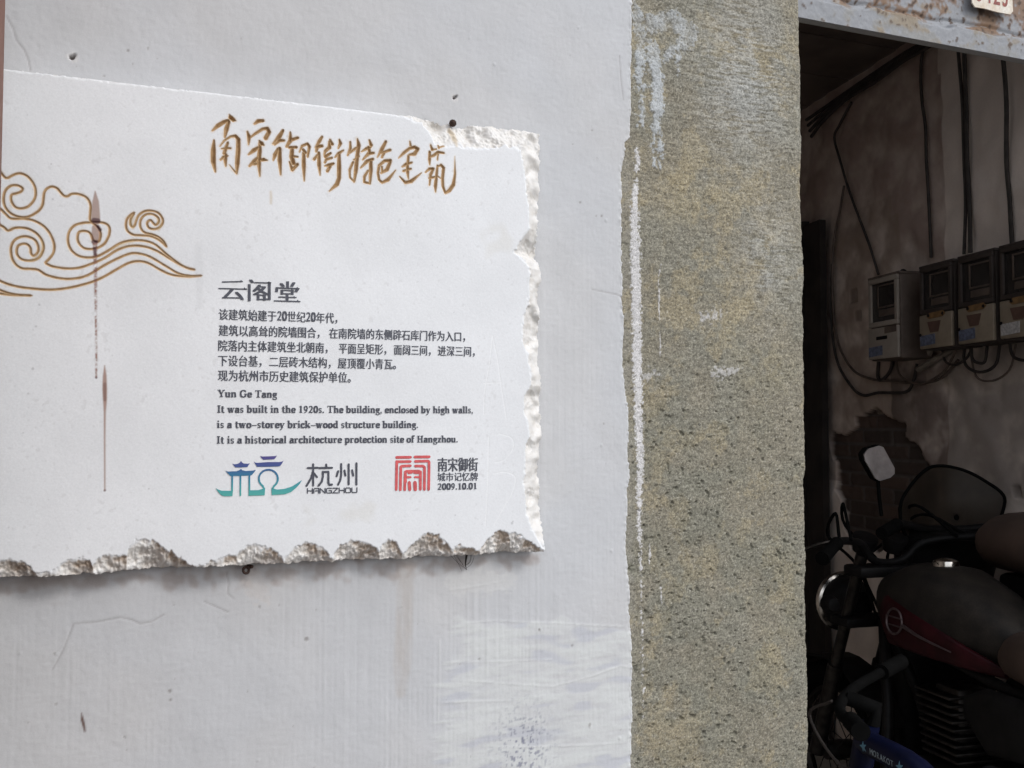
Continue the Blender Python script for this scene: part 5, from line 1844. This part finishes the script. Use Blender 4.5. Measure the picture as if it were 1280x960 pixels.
obj('fuel_cap', lathe(bmesh.new(), [(0, 0.022), (0.02, 0.02), (0.034, 0.014), (0.038, 0.0), (0.036, -0.01)], (0.16, 0, 1.0), (0, 0, 1), 22), M_CHROME, tk)
for s_ in (-1, 1):
    obj('tank_panel', loft(bmesh.new(), [((0.345, s_ * 0.085, 0.845), (0, 0.010, 0), (0, 0, 0.045)), ((0.25, s_ * 0.128, 0.835), (0, 0.016, 0), (0, 0, 0.072)), ((0.10, s_ * 0.133, 0.815), (0, 0.016, 0), (0, 0, 0.055)), ((-0.05, s_ * 0.108, 0.785), (0, 0.014, 0), (0, 0, 0.030)), ((-0.16, s_ * 0.075, 0.765), (0, 0.008, 0), (0, 0, 0.012))], 16, 2.2), M_MAROON, tk)
    bm = bmesh.new()
    torus(bm, (0.20, s_ * 0.1485, 0.838), (0.02, s_, 0.1), 0.036, 0.0035, 28, 6)
    for dz in (-0.012, 0.012):
        tube(bm, [(0.16, s_ * 0.1490, 0.838 + dz), (0.24, s_ * 0.1475, 0.838 + dz)], 0.0022, 6)
    obj('badge', bm, M_BADGE, tk)
    obj('tank_stripe', tube(bmesh.new(), [(0.16, s_ * 0.149, 0.832), (0.08, s_ * 0.1505, 0.815), (-0.02, s_ * 0.132, 0.795)], [0.006, 0.004, 0.002], 6, 3), M_BADGE, tk)
obj('seat', loft(bmesh.new(), [((-0.12, 0, 0.80), (0, 0.07, 0), (0, 0, 0.035)), ((-0.18, 0, 0.815), (0, 0.115, 0), (0, 0, 0.065)), ((-0.30, 0, 0.82), (0, 0.145, 0), (0, 0, 0.085)), ((-0.45, 0, 0.83), (0, 0.140, 0), (0, 0, 0.080)), ((-0.52, 0, 0.87), (0, 0.13, 0), (0, 0, 0.085)), ((-0.72, 0, 0.88), (0, 0.115, 0), (0, 0, 0.07)), ((-0.80, 0, 0.88), (0, 0.07, 0), (0, 0, 0.04))], 22, 2.6), M_SEAT, mc)
bm = bmesh.new()
box(bm, (-0.16, -0.13, 0.28), (0.20, 0.13, 0.46), 0.03)
lathe(bm, [(0, 0.0), (0.085, 0.0), (0.09, 0.02), (0.07, 0.045), (0, 0.05)], (-0.08, 0.125, 0.36), (0, 1, 0), 22)
eng = obj('engine', bm, M_STEEL, mc)
bm = bmesh.new()
for k in range(9):
    box(bm, (0.02 + 0.012 * k * 0.3, -0.085, 0.475 + k * 0.021), (0.17 + 0.012 * k * 0.3, 0.085, 0.484 + k * 0.021), 0.003)
box(bm, (0.055, -0.05, 0.455), (0.155, 0.05, 0.67), 0.01)
obj('cylinder_fins', bm, M_STEEL, eng)
bm = bmesh.new()
for s_ in (-1, 1):
    tube(bm, [(0.46, 0, 0.80), (0.36, s_ * 0.06, 0.55), (0.26, s_ * 0.11, 0.27), (-0.25, s_ * 0.12, 0.27)], 0.017, 10, 4)
    tube(bm, [(0.42, s_ * 0.03, 0.80), (0.0, s_ * 0.06, 0.74), (-0.35, s_ * 0.10, 0.73), (-0.78, s_ * 0.10, 0.78)], 0.015, 10, 4)
    tube(bm, [(-0.60, s_ * 0.10, 0.30), (-0.25, s_ * 0.12, 0.34)], 0.018, 10)
obj('frame', bm, M_BLACKMETAL, mc)
for s_ in (-1, 1):
    bm = bmesh.new()
    tube(bm, [(-0.60, s_ * 0.135, 0.33), (-0.48, s_ * 0.135, 0.72)], 0.012, 8)
    for k in range(10):
        f0 = 0.2 + k * 0.065
        torus(bm, (-0.60 + 0.12 * f0, s_ * 0.135, 0.33 + 0.39 * f0), (0.3, 0, 1), 0.024, 0.005, 16, 5)
    obj('shock_absorber', bm, M_CHROME, mc)
    bm = bmesh.new()
    loft(bm, [((-0.06, s_ * 0.12, 0.66), (0, 0.008, 0), (0, 0, 0.03)), ((-0.16, s_ * 0.135, 0.65), (0, 0.018, 0), (0, 0, 0.085)), ((-0.32, s_ * 0.135, 0.66), (0, 0.018, 0), (0, 0, 0.075)), ((-0.42, s_ * 0.125, 0.68), (0, 0.008, 0), (0, 0, 0.03))], 16, 2.4)
    obj('side_cover', bm, M_BLACKMETAL, mc)
obj('exhaust', tube(bmesh.new(), [(0.14, -0.10, 0.60), (0.30, -0.13, 0.50), (0.30, -0.15, 0.30), (0.10, -0.17, 0.24), (-0.20, -0.17, 0.25), (-0.35, -0.18, 0.28), (-0.80, -0.18, 0.34)], [0.02, 0.02, 0.02, 0.02, 0.025, 0.042, 0.045], 12, 5), M_CHROME, mc)
obj('tail_light', loft(bmesh.new(), [((-0.80, 0, 0.78), (0, 0.06, 0), (0, 0, 0.035)), ((-0.85, 0, 0.77), (0, 0.055, 0), (0, 0, 0.03)), ((-0.87, 0, 0.77), (0, 0.03, 0), (0, 0, 0.015))], 14), M_MAROON, mc)

# ---- scooter with windscreen behind it
scx, scy = 2.60, 1.42
sc_ = empty('scooter', (scx - 0.17 * 0.42, scy - 0.985 * 0.42, FZ), HEAD)
tag(sc_, 'black scooter with smoked windscreen, tilted mirror and brown seat, against the passage wall', 'scooter')
wheel(sc_, 0.62, 0.22, 0.05, 10)
wheel(sc_, -0.55, 0.22, 0.05, 10)


def on_scooter(px, py, fwd):
    """local point of the scooter seen at a pixel, at a given forward distance"""
    o = np.array([sc_.location.x, sc_.location.y, FZ])
    hd = np.array([math.cos(HEAD), math.sin(HEAD), 0])
    lf = np.array([-hd[1], hd[0], 0])
    r = ray(px, py)
    k = np.dot(o + hd * fwd - CAM, hd) / np.dot(r, hd)
    q_ = CAM + k * r - o
    return float(q_ @ lf), float(q_[2])


ws_px = [(1100, 632), (1108, 622), (1122, 612), (1138, 600), (1152, 590), (1166, 583), (1185, 583), (1205, 590), (1220, 602), (1230, 613), (1233, 624), (1230, 645), (1224, 665), (1218, 688), (1195, 694), (1165, 690), (1135, 680), (1112, 662), (1102, 648)]
pts = [on_scooter(a, b, 0.42) for a, b in ws_px]
zc = sum(p[1] for p in pts) / len(pts)
yc = sum(p[0] for p in pts) / len(pts)
bm = bmesh.new()


def wsp(y_, z_, d_=0.0):
    return Vector((0.42 - 0.10 * ((y_ - yc) / 0.2) ** 2 + d_, y_, z_))


rings = []
for s_ in (1.0, 0.75, 0.5, 0.25):
    rings.append([bm.verts.new(wsp(yc + (p[0] - yc) * s_, zc + (p[1] - zc) * s_)) for p in pts])
cv = bm.verts.new(wsp(yc, zc))
nP = len(pts)
for A, B in zip(rings[:-1], rings[1:]):
    for k in range(nP):
        bm.faces.new((A[k], A[(k + 1) % nP], B[(k + 1) % nP], B[k]))
for k in range(nP):
    bm.faces.new((rings[-1][k], rings[-1][(k + 1) % nP], cv))
ext = bmesh.ops.solidify(bm, geom=bm.faces[:], thickness=0.004)
wsn = obj('windscreen', bm, M_SMOKE, sc_)
loop = [wsp(*p) for p in pts]
obj('windscreen_rim', tube(bmesh.new(), loop + [loop[0]], 0.0055, 8, 3), M_BLACK, wsn)
q = on_scooter(1199, 647, 0.40)
obj('windscreen_bolt', lathe(bmesh.new(), [(0, -0.01), (0.014, -0.01), (0.016, 0.0), (0.010, 0.008), (0, 0.010)], (0.415, q[0], q[1]), (-1, 0, 0), 14), M_BLACK, wsn)
# mirror
mpx = [(1079, 568), (1084, 561), (1098, 557), (1103, 559), (1117, 585), (1117, 592), (1112, 597), (1099, 601), (1093, 598), (1080, 575)]
mp = [on_scooter(a, b, 0.36) for a, b in mpx]
bm = bmesh.new()
plate(bm, mp, ((0.36, 0, 0), (0, 1, 0), (0, 0, 1), (-1, 0, 0)), 0.006)
mi = obj('mirror', bm, M_MIRROR, sc_)
mcx, mcz = sum(p[0] for p in mp) / len(mp), sum(p[1] for p in mp) / len(mp)
bm = bmesh.new()
plate(bm, [(mcx + (a - mcx) * 1.08, mcz + (b - mcz) * 1.06) for a, b in mp], ((0.361, 0, 0), (0, 1, 0), (0, 0, 1), (1, 0, 0)), 0.022)
obj('mirror_shell', bm, M_BLACK, mi)
q0, q1, q2 = on_scooter(1098, 600, 0.37), on_scooter(1099, 622, 0.37), on_scooter(1102, 645, 0.36)
obj('mirror_stem', tube(bmesh.new(), [(0.372, *q0), (0.37, *q1), (0.36, *q2)], 0.006, 8, 3), M_BLACK, mi)
zh = q2[1] - 0.02
obj('handlebar', tube(bmesh.new(), [(0.24, 0.34, zh - 0.02), (0.30, 0.25, zh), (0.38, 0.08, zh - 0.03), (0.38, -0.08, zh - 0.03), (0.30, -0.25, zh), (0.24, -0.34, zh - 0.02)], 0.014, 10, 5), M_BLACKMETAL, sc_)
for s_ in (-1, 1):
    obj('grip', tube(bmesh.new(), [(0.29, s_ * 0.26, zh), (0.235, s_ * 0.35, zh - 0.022)], [0.02, 0.02], 12), M_BLACK, sc_)
bm = bmesh.new()
loft(bm, [((0.36, 0, zh - 0.04), (0, 0.17, 0), (0.06, 0, 0.02)), ((0.40, 0, zh - 0.09), (0, 0.19, 0), (0.07, 0, 0)), ((0.44, 0, zh - 0.25), (0, 0.16, 0), (0.09, 0, 0)), ((0.46, 0, 0.50), (0, 0.20, 0), (0.08, 0, 0)), ((0.42, 0, 0.32), (0, 0.19, 0), (0.07, 0, 0))], 22, 2.6)
obj('front_shield', bm, M_BLACKMETAL, sc_)
bm = bmesh.new()
box(bm, (-0.12, -0.17, 0.27), (0.42, 0.17, 0.33), 0.02)
obj('footboard', bm, M_BLACKMETAL, sc_)
bm = bmesh.new()
loft(bm, [((0.02, 0, 0.52), (0, 0.11, 0), (0, 0, 0.20)), ((-0.10, 0, 0.56), (0, 0.17, 0), (0, 0, 0.26)), ((-0.45, 0, 0.60), (0, 0.19, 0), (0, 0, 0.22)), ((-0.80, 0, 0.68), (0, 0.12, 0), (0, 0, 0.13)), ((-0.90, 0, 0.72), (0, 0.05, 0), (0, 0, 0.06))], 22, 2.6)
obj('body_shell', bm, M_BLACKMETAL, sc_)
q = on_scooter(1250, 676, 0.08)
zseat = q[1]
bm = bmesh.new()
loft(bm, [((0.14, 0, zseat - 0.01), (0, 0.05, 0), (0, 0, 0.03)), ((0.12, 0, zseat - 0.005), (0, 0.11, 0), (0, 0, 0.065)), ((0.05, 0, zseat), (0, 0.155, 0), (0, 0, 0.088)), ((-0.15, 0, zseat), (0, 0.17, 0), (0, 0, 0.09)), ((-0.45, 0, zseat - 0.02), (0, 0.16, 0), (0, 0, 0.08)), ((-0.60, 0, zseat - 0.03), (0, 0.11, 0), (0, 0, 0.05)), ((-0.64, 0, zseat - 0.03), (0, 0.05, 0), (0, 0, 0.02))], 24, 2.3)
obj('seat', bm, M_SEAT, sc_)
bm = bmesh.new()
box(bm, (-0.55, -0.10, 0.80), (0.04, 0.10, zseat - 0.085), 0.02)
obj('seat_post', bm, M_BLACKMETAL, sc_)

# ---- blue bicycle in front
bhd = math.atan2(0.985, 0.17)
bx0 = CAM + 2.15 * ray(1078, 908)
bc = empty('bicycle', (float(bx0[0]), float(bx0[1]), FZ), bhd)
tag(bc, 'blue bicycle with pale lettering on its top tube, nearest the doorway', 'bicycle')
hz = float(bx0[2]) - FZ - 0.028
wheel(bc, 0.16, 0.30, 0.022, 28)
wheel(bc, -0.86, 0.30, 0.022, 28)
fr = obj('frame', tube(bmesh.new(), [(-0.005, 0, hz), (-0.20, 0, hz - 0.002), (-0.36, 0, hz - 0.06), (-0.52, 0, hz - 0.11)], [0.026, 0.026, 0.022, 0.019], 14, 4), M_BIKE, bc)
obj('head_tube', tube(bmesh.new(), [(-0.02, 0, hz + 0.035), (0.02, 0, hz - 0.10)], 0.025, 14), M_BIKE, bc)
obj('down_tube', tube(bmesh.new(), [(0.015, 0, hz - 0.085), (-0.42, 0, 0.30)], 0.024, 14), M_BIKE, bc)
obj('seat_tube', tube(bmesh.new(), [(-0.42, 0, 0.30), (-0.53, 0, hz - 0.04)], 0.019, 12), M_BIKE, bc)
for s_ in (-1, 1):
    obj('chain_stay', tube(bmesh.new(), [(-0.42, s_ * 0.03, 0.30), (-0.86, s_ * 0.06, 0.30)], 0.010, 8), M_BIKE, bc)
    obj('seat_stay', tube(bmesh.new(), [(-0.51, s_ * 0.02, hz - 0.10), (-0.86, s_ * 0.06, 0.30)], 0.009, 8), M_BIKE, bc)
    obj('fork_leg', tube(bmesh.new(), [(0.025, s_ * 0.045, hz - 0.13), (0.16, s_ * 0.05, 0.30)], 0.013, 10), M_BIKE, bc)
obj('fork_crown', tube(bmesh.new(), [(0.022, -0.058, hz - 0.12), (0.022, 0.058, hz - 0.12)], 0.022, 12), M_BLACKMETAL, bc)
st = obj('stem', tube(bmesh.new(), [(-0.02, 0, hz + 0.036), (-0.03, 0, hz + 0.07), (0.03, 0, hz + 0.085)], 0.017, 12), M_BLACK, bc)
obj('handlebar', tube(bmesh.new(), [(-0.04, 0.30, hz + 0.105), (0.03, 0.10, hz + 0.085), (0.03, -0.10, hz + 0.085), (-0.04, -0.30, hz + 0.105)], 0.012, 10, 4), M_BLACK, bc)
for s_ in (-1, 1):
    obj('grip', tube(bmesh.new(), [(-0.012, s_ * 0.22, hz + 0.098), (-0.045, s_ * 0.315, hz + 0.107)], 0.018, 12), M_BLACK, bc)
obj('brake_cable', tube(bmesh.new(), [(0.02, 0.06, hz + 0.08), (0.10, 0.07, hz + 0.03), (0.02, 0.055, hz - 0.045), (-0.10, 0.045, hz - 0.045), (-0.25, 0.036, hz - 0.045), (-0.40, 0.03, hz - 0.11)], 0.0035, 6, 5), M_CABLE, bc)
obj('saddle', loft(bmesh.new(), [((-0.40, 0, hz + 0.06), (0, 0.02, 0), (0, 0, 0.015)), ((-0.48, 0, hz + 0.06), (0, 0.035, 0), (0, 0, 0.025)), ((-0.60, 0, hz + 0.065), (0, 0.075, 0), (0, 0, 0.035)), ((-0.67, 0, hz + 0.07), (0, 0.07, 0), (0, 0, 0.03))], 18), M_BLACK, bc)
obj('seat_post', tube(bmesh.new(), [(-0.52, 0, hz - 0.05), (-0.55, 0, hz + 0.04)], 0.014, 10), M_STEEL, bc)
obj('crank', lathe(bmesh.new(), [(0.02, -0.02), (0.085, -0.004), (0.09, 0.0), (0.085, 0.004), (0.02, 0.01)], (-0.42, -0.05, 0.30), (0, 1, 0), 24), M_STEEL, bc)
turn = Matrix.Rotation(R_(50), 4, 'Z')
for ch in list(bc.children):
    if ch.name.split('.')[0] in ('fork_leg', 'fork_crown', 'stem', 'handlebar', 'grip') or (ch.name.startswith('wheel') and ch.location.x > 0):
        ch.matrix_local = turn @ ch.matrix_local
# decals wrapped on the left flank of the top tube
V, Fc = [], []
vs, xx = [], 0.0
polys = []
for ch in 'MORAKOT':
    g, f_ = font_mesh(ch)
    w_ = max(a for a, b in g)
    for d in (-0.02, 0.02):
        polys.append(([(a + xx + d, b) for a, b in g], f_))
    xx += w_ + 0.10


def on_tube(u, v):
    """u metres back from the head, v metres round the tube's left flank"""
    a = v / 0.0265
    return (-u, 0.0268 * math.cos(a), hz + 0.0268 * math.sin(a))


for k, (g, f_) in enumerate(polys):
    o = len(V)
    V += [on_tube(0.068 + a * 0.086 / xx, (b - 0.35) * 0.018 - 0.001) for a, b in g]
    Fc += [[o + i for i in q_] for q_ in f_]
me = bpy.data.meshes.new('lettering')
me.from_pydata(V, [], Fc)
obj('lettering', me, M_DECAL, fr)
for cu, rad in ((0.045, 0.013), (0.175, 0.013)):
    V, Fc = [], []
    o = 0
    ptsS = []
    for k in range(10):
        a = math.pi / 2 + k * math.pi / 5 + 0.3
        r_ = rad if k % 2 == 0 else rad * 0.42
        ptsS.append(on_tube(cu + r_ * math.cos(a), r_ * math.sin(a)))
    V += [on_tube(cu, 0)] + ptsS
    Fc += [[o, o + 1 + k, o + 1 + (k + 1) % 10] for k in range(10)]
    me = bpy.data.meshes.new('star_decal')
    me.from_pydata(V, [], Fc)
    obj('star_decal', me, M_DECALB, fr)
